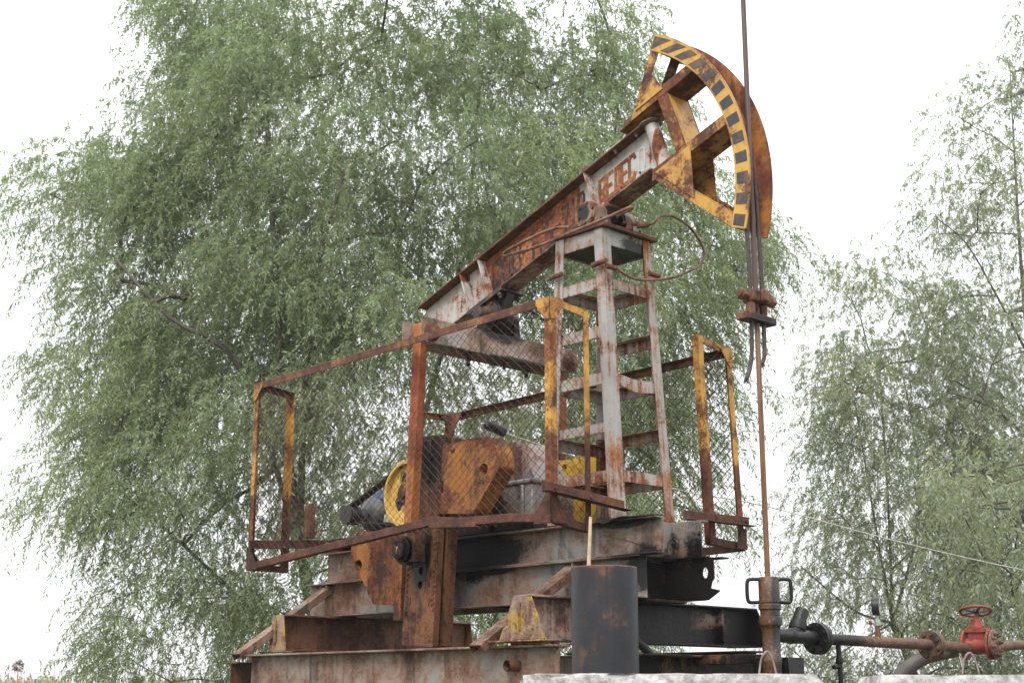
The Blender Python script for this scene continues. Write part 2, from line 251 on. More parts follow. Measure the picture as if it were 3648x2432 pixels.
# ------------------------------------------------------------------ mesh builder
WL = {}
def V(*a): return Vector(a if len(a) > 1 else a[0])
class MB:
    def __init__(s): s.v = []; s.f = []; s.m = []; s.cur = 0
    def slot(s, i): s.cur = i; return s
    def add(s, vs, fs):
        o = len(s.v); s.v += [tuple(v) for v in vs]
        for f in fs: s.f.append(tuple(i+o for i in f)); s.m.append(s.cur)
        return s
    def loft(s, rings, caps=True, closed=True):
        n = len(rings[0]); vs = [p for r in rings for p in r]; fs = []
        for k in range(len(rings)-1):
            for i in range(n if closed else n-1):
                j = (i+1) % n; fs.append((k*n+i, k*n+j, (k+1)*n+j, (k+1)*n+i))
        o = len(s.v); s.add(vs, fs)
        if caps and closed:
            for r, k in ((rings[0], 0), (rings[-1], (len(rings)-1)*n)):
                if n <= 4: s.f.append(tuple(o+k+i for i in range(n))); s.m.append(s.cur)
                else:
                    for t in tessellate_polygon([[Vector(p) for p in r]]): s.f.append(tuple(o+k+i for i in t)); s.m.append(s.cur)
        return s
    def prism(s, poly, o, eu, ev, ew, w0, w1, holes=()):
        o, eu, ev, ew = map(Vector, (o, eu, ev, ew))
        if not holes:
            return s.loft([[o+eu*a+ev*b+ew*w for a, b in poly] for w in (w0, w1)])
        loops = [list(poly)] + [list(h) for h in holes]; flat = [p for l in loops for p in l]
        tr = tessellate_polygon([[Vector((a, b, 0)) for a, b in l] for l in loops])
        for w in (w0, w1): s.add([o+eu*a+ev*b+ew*w for a, b in flat], tr)
        for l in loops:
            n = len(l); vs = [o+eu*a+ev*b+ew*w for w in (w0, w1) for a, b in l]
            s.add(vs, [(i, (i+1) % n, n+(i+1) % n, n+i) for i in range(n)])
        return s
    def box(s, x0, x1, y0, y1, z0, z1):
        return s.prism([(x0, y0), (x1, y0), (x1, y1), (x0, y1)], (0, 0, 0), (1, 0, 0), (0, 1, 0), (0, 0, 1), z0, z1)
    def bar(s, a, b, wd, ht, up=(0, 0, 1)):
        a, b = V(a), V(b); d = (b-a).normalized(); sd = d.cross(V(up)).normalized(); u = sd.cross(d)
        c = [(-wd/2, -ht/2), (wd/2, -ht/2), (wd/2, ht/2), (-wd/2, ht/2)]
        return s.loft([[p+sd*x+u*y for x, y in c] for p in (a, b)])
    def angle(s, a, b, n1, n2, w=.05, t=.005):
        """angle iron from a to b, legs along n1 and n2"""
        a, b, n1, n2 = map(V, (a, b, n1, n2)); pf = [(0, 0), (w, 0), (w, t), (t, t), (t, w), (0, w)]
        return s.loft([[p+n1*x+n2*y for x, y in pf] for p in (a, b)])
    def tube(s, pts, r, n=8, caps=True):
        P = [V(p) for p in pts]; rr = r if isinstance(r, (list, tuple)) else [r]*len(P); rings = []; u = None
        for i, p in enumerate(P):
            d = (P[min(i+1, len(P)-1)]-P[max(i-1, 0)]).normalized()
            if u is None: u = d.orthogonal().normalized()
            u = (u-d*u.dot(d)).normalized(); w_ = d.cross(u)
            rings.append([p+(u*math.cos(q)+w_*math.sin(q))*rr[i] for q in [2*math.pi*k/n for k in range(n)]])
        return s.loft(rings, caps)
    def cyl(s, a, b, r, n=20): return s.tube([a, b], r, n)
    def lathe(s, o, ax, prof, n=32, closed=False):
        """profile (radius, along) about axis ax at o"""
        o, ax = V(o), V(ax).normalized(); u = ax.orthogonal().normalized(); w_ = ax.cross(u)
        rings = [[o+ax*h+(u*math.cos(2*math.pi*k/n)+w_*math.sin(2*math.pi*k/n))*max(r, 1e-4) for k in range(n)] for r, h in prof]
        if closed: rings.append(rings[0])
        return s.loft(rings, not closed)
    def bolt(s, c, ax, r=.012, h=.012): return s.lathe(c, ax, [(r, 0), (r, h*.85), (r*.85, h)], 6)
    def build(s, name, mats, parent=None, bevel=.0025, smooth=35):
        me = bpy.data.meshes.new(name); off = WL.get(parent.name, Vector()) if parent else Vector()
        me.from_pydata([tuple(Vector(v)-off) for v in s.v], [], s.f)
        for m in (mats if isinstance(mats, (list, tuple)) else [mats]): me.materials.append(m)
        me.polygons.foreach_set('material_index', s.m); me.update()
        import bmesh as _b
        bm = _b.new(); bm.from_mesh(me); _b.ops.recalc_face_normals(bm, faces=bm.faces); bm.to_mesh(me); bm.free()
        if smooth: me.shade_smooth(); me.set_sharp_from_angle(angle=R(smooth))
        ob = bpy.data.objects.new(name, me); COL.objects.link(ob)
        if parent: ob.parent = parent
        WL[ob.name] = off
        if bevel:
            b = ob.modifiers.new('bevel', 'BEVEL'); b.width = bevel; b.segments = 1; b.limit_method = 'ANGLE'; b.angle_limit = R(50); b.use_clamp_overlap = True
        return ob
def tag(o, label=None, cat=None, group=None, kind=None):
    for k, v in (('label', label), ('category', cat), ('group', group), ('kind', kind)):
        if v: o[k] = v
    return o
def thing(name, label, cat, loc, group=None):
    o = bpy.data.objects.new(name, None); COL.objects.link(o); o.location = loc; o.empty_display_size = .2
    WL[o.name] = Vector(loc); return tag(o, label, cat, group)
def circ(cx, cy, r, n=20, ry=None): return [(cx+r*math.cos(2*math.pi*k/n), cy+(ry or r)*math.sin(2*math.pi*k/n)) for k in range(n)]
def ibeam(w, h, tf, tw):
    a, b = w/2, tw/2
    return [(-a, 0), (a, 0), (a, tf), (b, tf), (b, h-tf), (a, h-tf), (a, h), (-a, h), (-a, h-tf), (-b, h-tf), (-b, tf), (-a, tf)]
def channel(w, h, tf, tw, sgn):
    p = [(0, 0), (w, 0), (w, tf), (tw, tf), (tw, h-tf), (w, h-tf), (w, h), (0, h)]
    return [(x*sgn, z) for x, z in p]
X3, Y3, Z3 = Vector((1, 0, 0)), Vector((0, 1, 0)), Vector((0, 0, 1))
def at(px, py, dep):
    """point seen at (px, py) of the 2352-wide photograph, dep metres ahead along the ground"""
    u = (px*1.55102-1824)/5066.67; v = (1216-py*1.55102)/5066.67
    f = math.cos(PITCH)-v*math.sin(PITCH); z = math.sin(PITCH)+v*math.cos(PITCH)
    return EYE+(FH*f+RT*u+Z3*z)*(dep/f)
# ------------------------------------------------------------------ ground
def ground():
    N = 70; xs = [((i/N*2-1)**3)*160 for i in range(N+1)]; vs = []; fs = []
    for x in xs:
        for y in xs:
            d = math.hypot(x, y); k = min(1, max(0, (d-9)/14)); k = k*k*(3-2*k)
            vs.append((x, y, -.53-1.1*k+.06*math.sin(x*.7+y*.4)*k))
    for i in range(N):
        for j in range(N): a = i*(N+1)+j; fs.append((a, a+1, a+N+2, a+N+1))
    b = MB(); b.add(vs, fs); t = NT('grassy_ground'); p = t.pos(1)
    n = t.noise(p, .35, 6, .65); f = t.noise(p, 9, 6, .7)
    t.bsdf(t.ramp(t.math('MULTIPLY_ADD', f, .4, t.math('MULTIPLY', n, .6)), [(.35, (.10, .085, .055)), (.5, (.07, .085, .03)), (.7, (.13, .12, .055))]), .9, f, .8, .05)
    tag(b.build('ground', t.m, None, 0), kind='structure')
ground()
# ------------------------------------------------------------------ pumping unit
PJ = thing('pumpjack', 'rusty grey and yellow oil pumpjack with striped horse head, tail lowered', 'pumpjack', (-.9, -.05, 0))
# base: bottom beams, cross beams, skids, upper frame
b = MB().prism(ibeam(.15, .25, .012, .010), (0, -.875, 0), Y3, Z3, X3, -2.45, .44); bb = b.build('bottom_beam', M['bottom'], PJ)
b = MB().tube([(.125, -.96, .144), (.125, -.88, .144)], .030, 16, False).tube([(.125, -.96, .144), (.125, -.88, .144)], .023, 16, False)
b.prism(circ(0, 0, .031, 16), (.125, -.88, .144), X3, Z3, Y3, .0, .004, [circ(0, 0, .02, 12)]); b.build('pipe_stub', M['plate_rust'], bb)
MB().prism(ibeam(.15, .25, .012, .010), (0, .80, 0), Y3, Z3, X3, -2.45, .44).build('bottom_beam', M['crossblack'], PJ)
MB().prism(ibeam(.16, .26, .012, .010), (.62, 0, -.055), X3, Z3, Y3, -.93, .82).build('front_sill_beam', M['oil'], PJ)
MB().box(1.00, 1.19, .03, .15, .10, .185).box(.55, 1.02, -.02, .10, .155, .205).build('wellhead_bracket', M['oil'], PJ)
MB().prism(ibeam(.16, .26, .012, .010), (-2.62, 0, -.055), X3, Z3, Y3, -.93, .82).build('rear_sill_beam', M['crossbeam'], PJ)
def crossbeam(x, y0, y1, mat, wt, wb, lm):
    o = MB().prism(ibeam(.15, .24, .012, .010), (x, 0, .275), X3, Z3, Y3, y0, y1).build('cross_beam', mat, PJ)
    for y, s in ((y0, -1), (y1, 1)):
        e = MB().prism([(-wb, .002), (wb, .002), (wt, .236), (-wt, .236)], (x, y, .275), X3, Z3, Y3, 0, s*.01)
        if s < 0:
            e.prism([(0, .05), (.012, .05), (.012, .20), (0, .20)], (x-.02, y-.01, .275), X3, Z3, Y3, -.018, 0)
            e.box(x-wb-.03, x+wb+.02, y-.06, y+.05, .2665, .2745)
        e.build('end_plate', lm if s < 0 else mat, o)
    MB().prism([(-.06, .012), (.06, .012), (.06, .228), (-.06, .228)], (x, 0, .275), X3, Z3, Y3, .70, .708).build('stiffener', mat, o)
    return o
crossbeam(-2.38, -.72, .95, M['crossbeam'], .062, .10, M['lichen'])
crossbeam(.215, -.925, 1.03, M['crossblack'], .066, .18, M['lichen'])
for x in (-2.475, -.055):                                       # sloping channel struts from bottom beam up to the skid
    a, c = V(x, -.99 if x < -1 else -1.03, .255), V(x, -.245, .745); d = (c-a).normalized(); n = d.cross(X3).normalized()
    pf = [(-.05, 0), (.05, 0), (.05, -.05), (.042, -.05), (.042, -.008), (-.042, -.008), (-.042, -.05), (-.05, -.05)]
    if n.z < 0: n = -n
    MB().loft([[p+X3*u+n*v for u, v in pf] for p in (a, c)]).build('strut', M['strut'], PJ)
MB().tube([(.2, -.20, .40), (.30, -.06, .258), (.36, .09, .10), (.40, .18, -.02)], .026, 14).build('drain_pipe', M['tar'], PJ)
# skid channels
sk = MB().prism(channel(.07, .235, .010, .009, -1), (0, -.228, .517), Y3, Z3, X3, -2.70, .49)
sk.build('skid_beam', M['skid'], PJ)
pl = [(-2.70, 0), (.52, 0), (.62, -.004), (.70, .04), (.705, .048), (.64, .062), (.652, .10), (.668, .115), (.665, .235), (-2.70, .235)]
pl = [(x, z+.517-.52) for x, z in pl]
sk = MB().prism(pl, (0, .137, .52), X3, Z3, Y3, 0, .009, [circ(.606, .148, .022, 14, .032)])
sk.prism([(0, 0), (.07, 0), (.07, .010), (0, .010)], (0, .146, .507+.010), Y3, Z3, X3, -2.70, .55).prism([(0, 0), (.07, 0), (.07, .010), (0, .010)], (0, .146, .742), Y3, Z3, X3, -2.70, .72)
sk.build('skid_beam', M['skid'], PJ)
for x in (-2.66, -1.9, -1.0, -.2, .30): MB().box(x, x+.010, -.219, .137, .53, .74).build('skid_cross_plate', M['oil'], PJ)
MB().box(.33, .47, -.219, .137, .50, .515).build('skid_tie_plate', M['oil'], PJ)
for x in (-.09, -2.5):
    MB().prism([(0, .012), (.012, .012), (.012, .223), (0, .223)], (x+.05, 0, .517), X3, Z3, Y3, -.236, -.296).build('web_stiffener', M['strut'], PJ)
# upper frame channels
MB().prism(channel(.072, .21, .010, .009, -1), (0, -.197, .7545), Y3, Z3, X3, -2.55, .592).build('frame_beam', M['skid'], PJ)
fl = MB().prism([(.10, .207), (.592, .207), (.592, .1), (.585, .005), (.33, .09), (.14, .135), (.13, .2)], (0, -.2065, .7545), X3, Z3, Y3, -.004, 0)
fl.build('end_stiffener_plate', M['skid'], PJ)
rg = [(.16, -.285), (.17, -.20), (.592, -.197), (.592, -.272), (.50, -.278), (.40, -.27), (.36, -.285), (.30, -.276), (.26, -.312), (.24, -.318)]
zz = [.978, .976, .972, .970, .972, .974, .978, .972, .945, .94]
t_ = MB(); n_ = len(rg); vs = [(x, y, z) for (x, y), z in zip(rg, zz)]+[(x, y, z-.005) for (x, y), z in zip(rg, zz)]
tr = tessellate_polygon([[Vector((x, y, 0)) for x, y in rg]])
t_.add(vs, list(tr)+[tuple(i+n_ for i in t) for t in tr]+[(i, (i+1) % n_, n_+(i+1) % n_, n_+i) for i in range(n_)]); t_.build('torn_cover_plate', M['oil'], PJ, 0)
MB().prism(channel(.072, .21, .010, .009, 1), (0, .100, .7545), Y3, Z3, X3, -2.55, .615).build('frame_beam', M['skid'], PJ)
for x in (.395, -.25, -1.75, -2.45): MB().box(x, x+.009, -.197, .100, .7555, .9635).build('frame_cross_plate', M['skid'], PJ)
MB().box(-2.53, -2.40, -.268, -.20, .966, .978).box(-2.50, -2.43, -.22, .12, .966, .99).build('rear_frame_pad', M['plate_rust'], PJ)
MB().tube([V(.075+.030*math.cos(a), -.262, .975+.032*math.sin(a)) for a in [math.pi*k/10 for k in range(-1, 12)]], .0065, 8).build('lifting_ring', M['plate_rust'], PJ, 0)
# ---- tower
YN0, YF0, YF1 = -.255, .190, .245; ZT, ZB = 2.745, .968
def tk(z): return (ZT-z)/(ZT-ZB)
def xf(z): return .213+.09*tk(z)
def xr(z): return -.187-.088*tk(z)
def yn(z): return YN0
def yf(z): return YF0+(YF1-YF0)*tk(z)
tw = MB().box(-.180, .206, YN0+.009, YN0+.016, 2.645, ZT-.001).box(.199, .2065, YN0+.017, YF0-.009, 2.645, ZT-.001).box(-.180, .206, YF0-.016, YF0-.009, 2.645, ZT-.001).box(-.187+.008, -.171, YN0+.017, YF0-.017, 2.645, ZT-.001)
TW = tw.build('tower', M['grey_top'], PJ)
MB().box(-.20, .243, -.268, .225, ZT, ZT+.024).build('top_plate', M['plate_rust'], TW)
MB().box(-.178, .196, -.236, .172, 2.655, 2.662).build('collar_plate', M['oil'], TW)  # near-black plate closing the top collar from below
for sx, sy in ((1, -1), (-1, -1), (1, 1), (-1, 1)):
    def cn(z): return V((xf if sx > 0 else xr)(z), (yn if sy < 0 else yf)(z), z)
    pf = [(0, 0), (-.075, 0), (-.075, -.008), (-.008, -.008), (-.008, -.075), (0, -.075)]
    MB().loft([[cn(z)+V(u*sx, v*sy, 0) for u, v in pf] for z in (ZB, ZT-.002)]).build('leg', M['grey'], TW)
    MB().box(*(sorted((cn(ZB).x-.09*sx, cn(ZB).x+.004*sx))), *(sorted((cn(ZB).y-.09*sy, cn(ZB).y+.004*sy))), .9655, .9675+.008).build('foot_plate', M['plate_rust'], TW)
def ybrace(zb, zt, yfun, s):
    b = MB(); o = .009*s
    q = lambda z, dx: (V(xr(z)+.012, yfun(z)-o, z), V(xf(z)-.012, yfun(z)-o, z))
    r = []
    for i in (0, 1):
        p0, p1 = q(zb, 0)[i], q(zt, 0)[i]
        r.append([p0, p1, p1-V(0, s*.006, 0), p0-V(0, s*.006, 0)])
    b.loft(r); r = []
    for i in (0, 1):
        p = q(zt, 0)[i]-V(0, s*.0065, 0); r.append([p, p-V(0, s*.06, 0), p-V(0, s*.06, .006), p-V(0, 0, .006)])
    b.loft(r).build('brace', M['grey'], TW)
def xbrace(zb, zt, xfun, s, bent=0):
    b = MB(); ks = [0, .25, .5, .62, .75, 1] if bent else [0, 1]; r = []; r2 = []
    for k in ks:
        dz = -bent*max(0, 1-abs(k-.58)/.35); dx = bent*1.0*s*max(0, 1-abs(k-.55)/.45)
        def pt(z, e): y = yn(z)+.012+(yf(z)-yn(z)-.024)*k; return V(xfun(z)-.009*s-dx, y, z+e)
        p0, p1 = pt(zb, dz), pt(zt, dz*.4)
        r.append([p0, p1, p1-V(s*.006, 0, 0), p0-V(s*.006, 0, 0)])
        r2.append([p1-V(s*.0065, 0, 0), p1-V(s*.06, 0, 0), p1-V(s*.06, 0, .006), p1-V(s*.0065, 0, .006)])
    b.loft(r).loft(r2).build('brace', M['grey'], TW)
for zb, zt in ((2.362, 2.435), (2.060, 2.132), (1.774, 1.845), (1.482, 1.544), (1.190, 1.260)):
    ybrace(zb, zt, yn, -1); ybrace(zb, zt, yf, 1)
for zb, zt, be in ((2.362, 2.430, 0), (1.768, 1.840, .022), (1.192, 1.262, 0)): xbrace(zb, zt, xf, 1, be)
for zb, zt in ((2.362, 2.43), (1.77, 1.84), (1.43, 1.495), (1.17, 1.24)): xbrace(zb, zt, xr, -1)
cl = [((.155, -.285, 2.503), (.268, -.285, 2.513)), ((.262, -.275, 2.482), (.268, -.195, 2.478)), ((.255, .12, 2.517), (.262, .205, 2.512)), ((-.205, -.282, 2.503), (-.105, -.282, 2.508))]
for a, c in cl: MB().cyl(a, c, .0165, 14).build('pipe_clip', M['plate_rust'], TW)
# grease lines
g = [(-.02, -.30, 2.785), (-.10, -.32, 2.797), (-.225, -.32, 2.799), (-.407, -.32, 2.778), (-.549, -.32, 2.757), (-.592, -.318, 2.742), (-.585, -.316, 2.728), (-.534, -.316, 2.724), (-.261, -.318, 2.72), (.021, -.32, 2.74), (.291, -.32, 2.758), (.470, -.31, 2.781), (.490, -.29, 2.786), (.46, -.27, 2.785), (.338, -.24, 2.79), (.29, -.20, 2.795)]
def smooth(P, k=4):
    P = [V(p) for p in P]; Q = []
    for i in range(len(P)-1):
        a, b_, c, d = P[max(i-1, 0)], P[i], P[i+1], P[min(i+2, len(P)-1)]
        for j in range(k):
            t = j/k; Q.append(.5*((2*b_)+(c-a)*t+(2*a-5*b_+4*c-d)*t*t+(3*b_-a-3*c+d)*t**3))
    return Q+[P[-1]]
gl = MB().tube(smooth(g, 3), .0098, 8).build('grease_line', M['copper'], PJ)
MB().lathe((-.02, -.245, ZT+.024), Z3, [(.022, 0), (.022, .03), (.014, .034), (.014, .045)], 12).build('fitting', M['plate_rust'], gl)
g = [(.30, .05, 2.80), (.32, .10, 2.822), (.32, .159, 2.877), (.32, .25, 2.905), (.32, .323, 2.906), (.32, .42, 2.885), (.32, .473, 2.858), (.32, .55, 2.800), (.32, .582, 2.74), (.32, .573, 2.693), (.32, .53, 2.635), (.32, .461, 2.597), (.30, .307, 2.52), (.28, .144, 2.474), (.285, -.029, 2.442), (.275, -.12, 2.455), (.27, -.19, 2.478)]
gl = MB().tube(smooth(g, 3), .0085, 8).build('grease_line', M['copper'], PJ)
MB().lathe((.225, -.02, ZT+.024), Z3, [(.024, 0), (.024, .02), (.019, .024), (.019, .068), (.014, .072)], 12).cyl((.225, -.02, ZT+.065), (.275, .02, ZT+.065), .014, 10).cyl((.21, -.06, ZT+.07), (.225, -.02, ZT+.07), .008, 8).cyl((.26, .01, ZT+.055), (.31, .06, ZT+.058), .019, 10).build('fitting', M['clamp'], gl)
# ---- top bearing
cb = MB()
for y0, y1 in ((-.235, -.135), (.03, .13)):
    cb.prism([(-.09, -.073), (.09, -.073), (.078, 0)]+[(.078*math.cos(a), .078*math.sin(a)) for a in [math.pi*k/12 for k in range(1, 12)]]+[(-.078, 0)], (.07, 0, 2.870), X3, Z3, Y3, y0, y1)
cb.box(-.19, .20, -.262, -.10, ZT+.0245, ZT+.034).box(-.06, .20, .0, .16, ZT+.0245, ZT+.034)
CB = cb.build('center_bearing', M['bearing_top'], PJ)
for y, s in ((-.236, -1), (.131, 1)):
    c = MB().lathe((.07, y, 2.868), Y3*s, [(.076, 0), (.076, .008), (.060, .010), (.060, .014), (.001, .014)], 28)
    for k in range(6): c.bolt((.07+.062*math.cos(k*1.047+.4), y+s*.008, 2.868+.062*math.sin(k*1.047+.4)), Y3*s, .010, .012)
    c.build('bearing_cover', M['bearing_top'], CB)
MB().lathe((.07, -.133, 2.868), Y3, [(.079, 0), (.079, .012)], 28).build('oil_seal', M['rubber'], CB)
MB().lathe((.07, .016, 2.868), Y3, [(.072, 0), (.072, .012)], 28).build('oil_seal', M['rubber'], CB)
MB().cyl((.07, -.13, 2.868), (.07, .03, 2.868), .04).box(.0, .14, -.125, .025, 2.885, 2.912).build('pivot_saddle', M['oil'], CB)
for x, y in ((-.055, -.20), (.185, -.16), (.185, -.23), (.17, .14), (-.07, .08)): MB().bolt((x, y, ZT+.034), Z3, .016, .018).cyl((x, y, ZT+.05), (x, y, ZT+.075), .009, 8).build('bolt', M['bearing'], CB)
# ---- walking beam (local frame: p along, q across, about the pivot)
TH = math.atan(.348); EU = V(math.cos(TH), 0, math.sin(TH)); EV = V(-math.sin(TH), 0, math.cos(TH)); PV = V(.07, 0, 2.848)
def L(p, q, y=0): return PV+EU*p+EV*q+Y3*y
def zt(x): return 3.229+.348*x
Q1 = (V(0, 0, zt(0))-PV).dot(EV); Q0 = Q1-.318; BY = -.05
pq = lambda x, z: ((V(x, 0, z)-PV).dot(EU), (V(x, 0, z)-PV).dot(EV))
P0, P1 = pq(-1.69, zt(-1.69))[0], .50
pm = lambda x: pq(x, zt(x)-.16)[0]
wb = MB()
wb.slot(0).prism([(P0, Q1-.012), (P1, Q1-.012), (P1, Q1), (P0, Q1)], PV, EU, EV, Y3, BY-.08, BY+.08)
wb.slot(4).prism([(P0+.02, Q0), (P1-.02, Q0), (P1-.02, Q0+.012), (P0+.02, Q0+.012)], PV, EU, EV, Y3, BY-.08, BY+.08)
for s, a, c in ((1, P0+.01, pm(-1.02)), (2, pm(-1.02), pm(-.125)), (3, pm(-.125), P1-.01)):
    wb.slot(s).prism([(a, Q0+.0125), (c, Q0+.0125), (c, Q1-.0125), (a, Q1-.0125)], PV, EU, EV, Y3, BY-.005, BY+.005)
WB = wb.build('walking_beam', [M['flange'], M['beam_grey'], M['beam_rust'], M['beam_grey'], M['under']], PJ, .002)
for x, cut in ((-1.245, .35), (-1.062, .12), (-.062, .0)):
    p = pq(x, zt(x))[0]
    for s in (-1, 1):
        MB().prism([(s*.0055, Q0+.013), (s*(.076-.03*cut*1.5), Q0+.013), (s*.078, Q0+.013+.31*cut*.8+.01), (s*.079, Q1-.013), (s*.0055, Q1-.013)], PV+Y3*BY, Y3, EV, EU, p-.005, p+.005).build('stiffener', M['beam_grey'], WB)
for x in (-.093, -1.097):
    p = pq(x, zt(x))[0]; o = [(-.055, 0), (.055, 0), (.052, .02)]+[(.05*math.cos(a), .025+.05*math.sin(a)) for a in [math.pi*k/10 for k in range(11)]]+[(-.052, .02)]
    MB().prism(o, PV+EU*p+EV*(Q1+.0005), EU, EV, Y3, BY-.008, BY+.008, [circ(0, .028, .024, 14)]).build('lifting_eye', M['plate_rust'], WB)
MB().tube([L(pq(.10, zt(.10))[0], Q1+.03, BY), L(pq(.30, zt(.30))[0], Q1+.03, BY)], .028, 16).lathe(L(pq(.10, zt(.10))[0]+.01, Q1+.03, BY), EU, [(.036, 0), (.036, .015), (.03, .018)], 16).lathe(L(pq(.30, zt(.30))[0]-.05, Q1+.03, BY), EU, [(.036, 0), (.040, .02), (.030, .03)], 16).build('adjusting_screw', M['beam_grey'], WB)
for x in (.361, .19, .10): MB().bolt(L(pq(x, zt(x))[0], Q1-.012, BY-.055), -EV, .014, .016).bolt(L(pq(x, zt(x))[0], Q1-.012, BY-.055)-EV*.016, -EV, .009, .014).build('bolt', M['bearing_top'], WB)
for p in (.03, -.07):
    for y in (-.115,): MB().cyl(L(p, Q0-.03, BY+y+.055), L(p, Q0+.05, BY+y+.055), .011, 8).bolt(L(p, Q0+.014, BY+y+.055), EV, .018, .018).build('bolt', M['bearing_top'], WB)
MB().prism([(-.09, Q0-.024), (.11, Q0-.024), (.11, Q0-.001), (-.09, Q0-.001)], PV, EU, EV, Y3, BY-.09, BY+.09).build('saddle_plate', M['plate_rust'], WB)
MB().lathe(L(.535, Q0+.005, BY), EV, [(.046, 0), (.046, .305)], 28).build('head_post', M['beam_grey'], WB)
MB().prism(circ(.525, BY, .082, 8), PV, EU, Y3, EV, Q1+.001, Q1+.010).build('post_washer', M['under'], WB)
# lettering, 2 x 4 stroke grid
G = {'C': [[(2, 3.4), (1.6, 4), (.4, 4), (0, 3.4), (0, .6), (.4, 0), (1.6, 0), (2, .6)]], 'K': [[(0, 0), (0, 4)], [(2, 4), (.3, 2), (2, 0)]],
 'D': [[(0, 0), (2.2, 0), (2.2, -.5)], [(0, 0), (0, -.5)], [(.3, 0), (.6, 4), (1.9, 4), (1.9, 0)]], '3': [[(0, 3.5), (.4, 4), (1.6, 4), (2, 3.5), (2, 2.5), (1.5, 2), (2, 1.5), (2, .5), (1.6, 0), (.4, 0), (0, .5)]],
 '-': [[(.1, 2), (1.9, 2)]], '1': [[(.3, 3.2), (1.1, 4), (1.1, 0)]], '.': [[(1, 0), (1, .5)]], '5': [[(2, 4), (.1, 4), (.1, 2.3), (1.5, 2.3), (2, 1.8), (2, .5), (1.5, 0), (0, 0)]], '7': [[(0, 4), (2, 4), (1.0, 0)]],
 '0': [[(.4, 0), (0, .6), (0, 3.4), (.4, 4), (1.6, 4), (2, 3.4), (2, .6), (1.6, 0), (.4, 0)]], 'R': [[(0, 0), (0, 4), (1.6, 4), (2, 3.4), (2, 2.6), (1.6, 2), (0, 2)], [(.9, 2), (2, 0)]], 'E': [[(2, 4), (0, 4), (0, 0), (2, 0)], [(0, 2), (1.5, 2)]],
 'P': [[(0, 0), (0, 4), (2, 4), (2, 0)]], 'd': [[(0, 0), (0, 4), (1.3, 4), (2, 3), (2, 1), (1.3, 0), (0, 0)]]}
def letters(txt, x0, x1, zoff, h, wd, sw, mat, name, y, gap=0):
    n = len(txt); st = (x1-x0)/n; kk = 0
    for i, ch in enumerate(txt):
        b = MB()
        for pl_ in G[ch]:
            for (a, c), (d, e) in zip(pl_, pl_[1:]):
                if gap and abs(e-c) > 2.5:                      # stencil bridges
                    mids = [((a, c), (a+(d-a)*.45, c+(e-c)*.45)), ((a+(d-a)*.56, c+(e-c)*.56), (d, e))]
                else: mids = [((a, c), (d, e))]
                for (a1, c1), (d1, e1) in mids:
                    A = V(x0+st*i+a1/2*wd, y, 0); B = V(x0+st*i+d1/2*wd, y, 0)
                    A.z = zt(A.x)-.335+zoff+c1/4*h; B.z = zt(B.x)-.335+zoff+e1/4*h
                    kk += 1; A.y = B.y = y-(kk % 7)*.00022
                    dd = (B-A).normalized()*(sw*.45); b.bar(A-dd, B+dd, .0024, sw, up=Y3.cross(B-A))
        b.build(name, mat, WB, 0)
letters('CKD3-1.5-710', -.985, -.10, .078, .178, .050, .0195, M['letter'], 'letter', BY-.0062, 1)
letters('REDEC', .015, .33, .085, .15, .046, .024, M['letter_rust'], 'letter', BY-.0062)
letters('0', .345, .40, .085, .15, .05, .016, M['letter_ghost'], 'letter', BY-.0062)
# ---- horse head
Y0, Y1 = -.152, -.144; Z0_, Z1_ = .044, .052
def arc(r0, r1, a0, a1, n=40):
    A = [R(a0+(a1-a0)*k/n) for k in range(n+1)]
    return [(r0*math.cos(a), r0*math.sin(a)) for a in A]+[(r1*math.cos(a), r1*math.sin(a)) for a in reversed(A)]
A0, A1 = -35.6, 45.2
hh = MB()
def ring(b, r0, r1, y0, y1, a0, a1, n=44):
    A = [R(a0+(a1-a0)*k/n) for k in range(n+1)]
    b.loft([[L(r*math.cos(a), r*math.sin(a), y) for r, y in ((r0, y0), (r1, y0), (r1, y1), (r0, y1))] for a in A])
ring(hh, 1.086, 1.0945, -.143, .043, A0+1.2, A1-.6)
HH = hh.build('horse_head', M['orange_rim'], PJ, 0)
rm = MB(); ring(rm, 1.078, 1.186, Y0, Y1, A0, A1)
RM = rm.build('near_rim', M['yellow_rim'], HH, .0015)
sb = MB()
for k in range(13):                                             # slanted warning stripes on the rim
    a = A1-3.4-k*6.25; sl = 3.6*max(0, 1-k/5.0)+.15; hw = 1.72+.3*max(0, 1-k/4)
    ra, rb = 1.090, 1.170
    quad = [(ra, a+sl-hw), (rb, a-sl-hw), (rb, a-sl+hw), (ra, min(a+sl+hw, A1-.4))]
    if k == 0: quad = [(ra, A1-.9), (rb, A1-7.6), (rb, A1-.4), (ra, A1-.4)]
    n = 5; pts = []
    for (r0, q0), (r1, q1) in zip(quad, quad[1:]+quad[:1]):
        for j in range(n): r_ = r0+(r1-r0)*j/n; q_ = R(q0+(q1-q0)*j/n); pts.append((r_*math.cos(q_), r_*math.sin(q_)))
    sb.prism(pts, PV, EU, EV, Y3, Y0-.0012, Y0-.0002)
sb.build('warning_stripes', M['stripe'], RM, 0)
rm = MB(); ring(rm, 1.070, 1.190, Z0_, Z1_, A0-.6, A1); rm.build('far_rim', M['orange_rim'], HH, .0015)
def plate(name, poly, y0, y1, mat): return MB().prism(poly, PV, EU, EV, Y3, y0, y1).build(name, mat, HH)
S1 = [(.46, .428), (.995, .428), (.972, .492), (.52, .492)]
S2 = [(.47, -.036), (1.078, -.036), (1.078, .034), (.505, .034)]
ST = [(.700, .0345), (.780, .0345), (.780, .4275), (.700, .4275)]
BP = [(.768, .765), (.820, .712), (.588, .4925), (.52, .4925)]
CH = [(.500, -.0365), (.58, -.0365), (.932, -.560), (.884, -.634)]
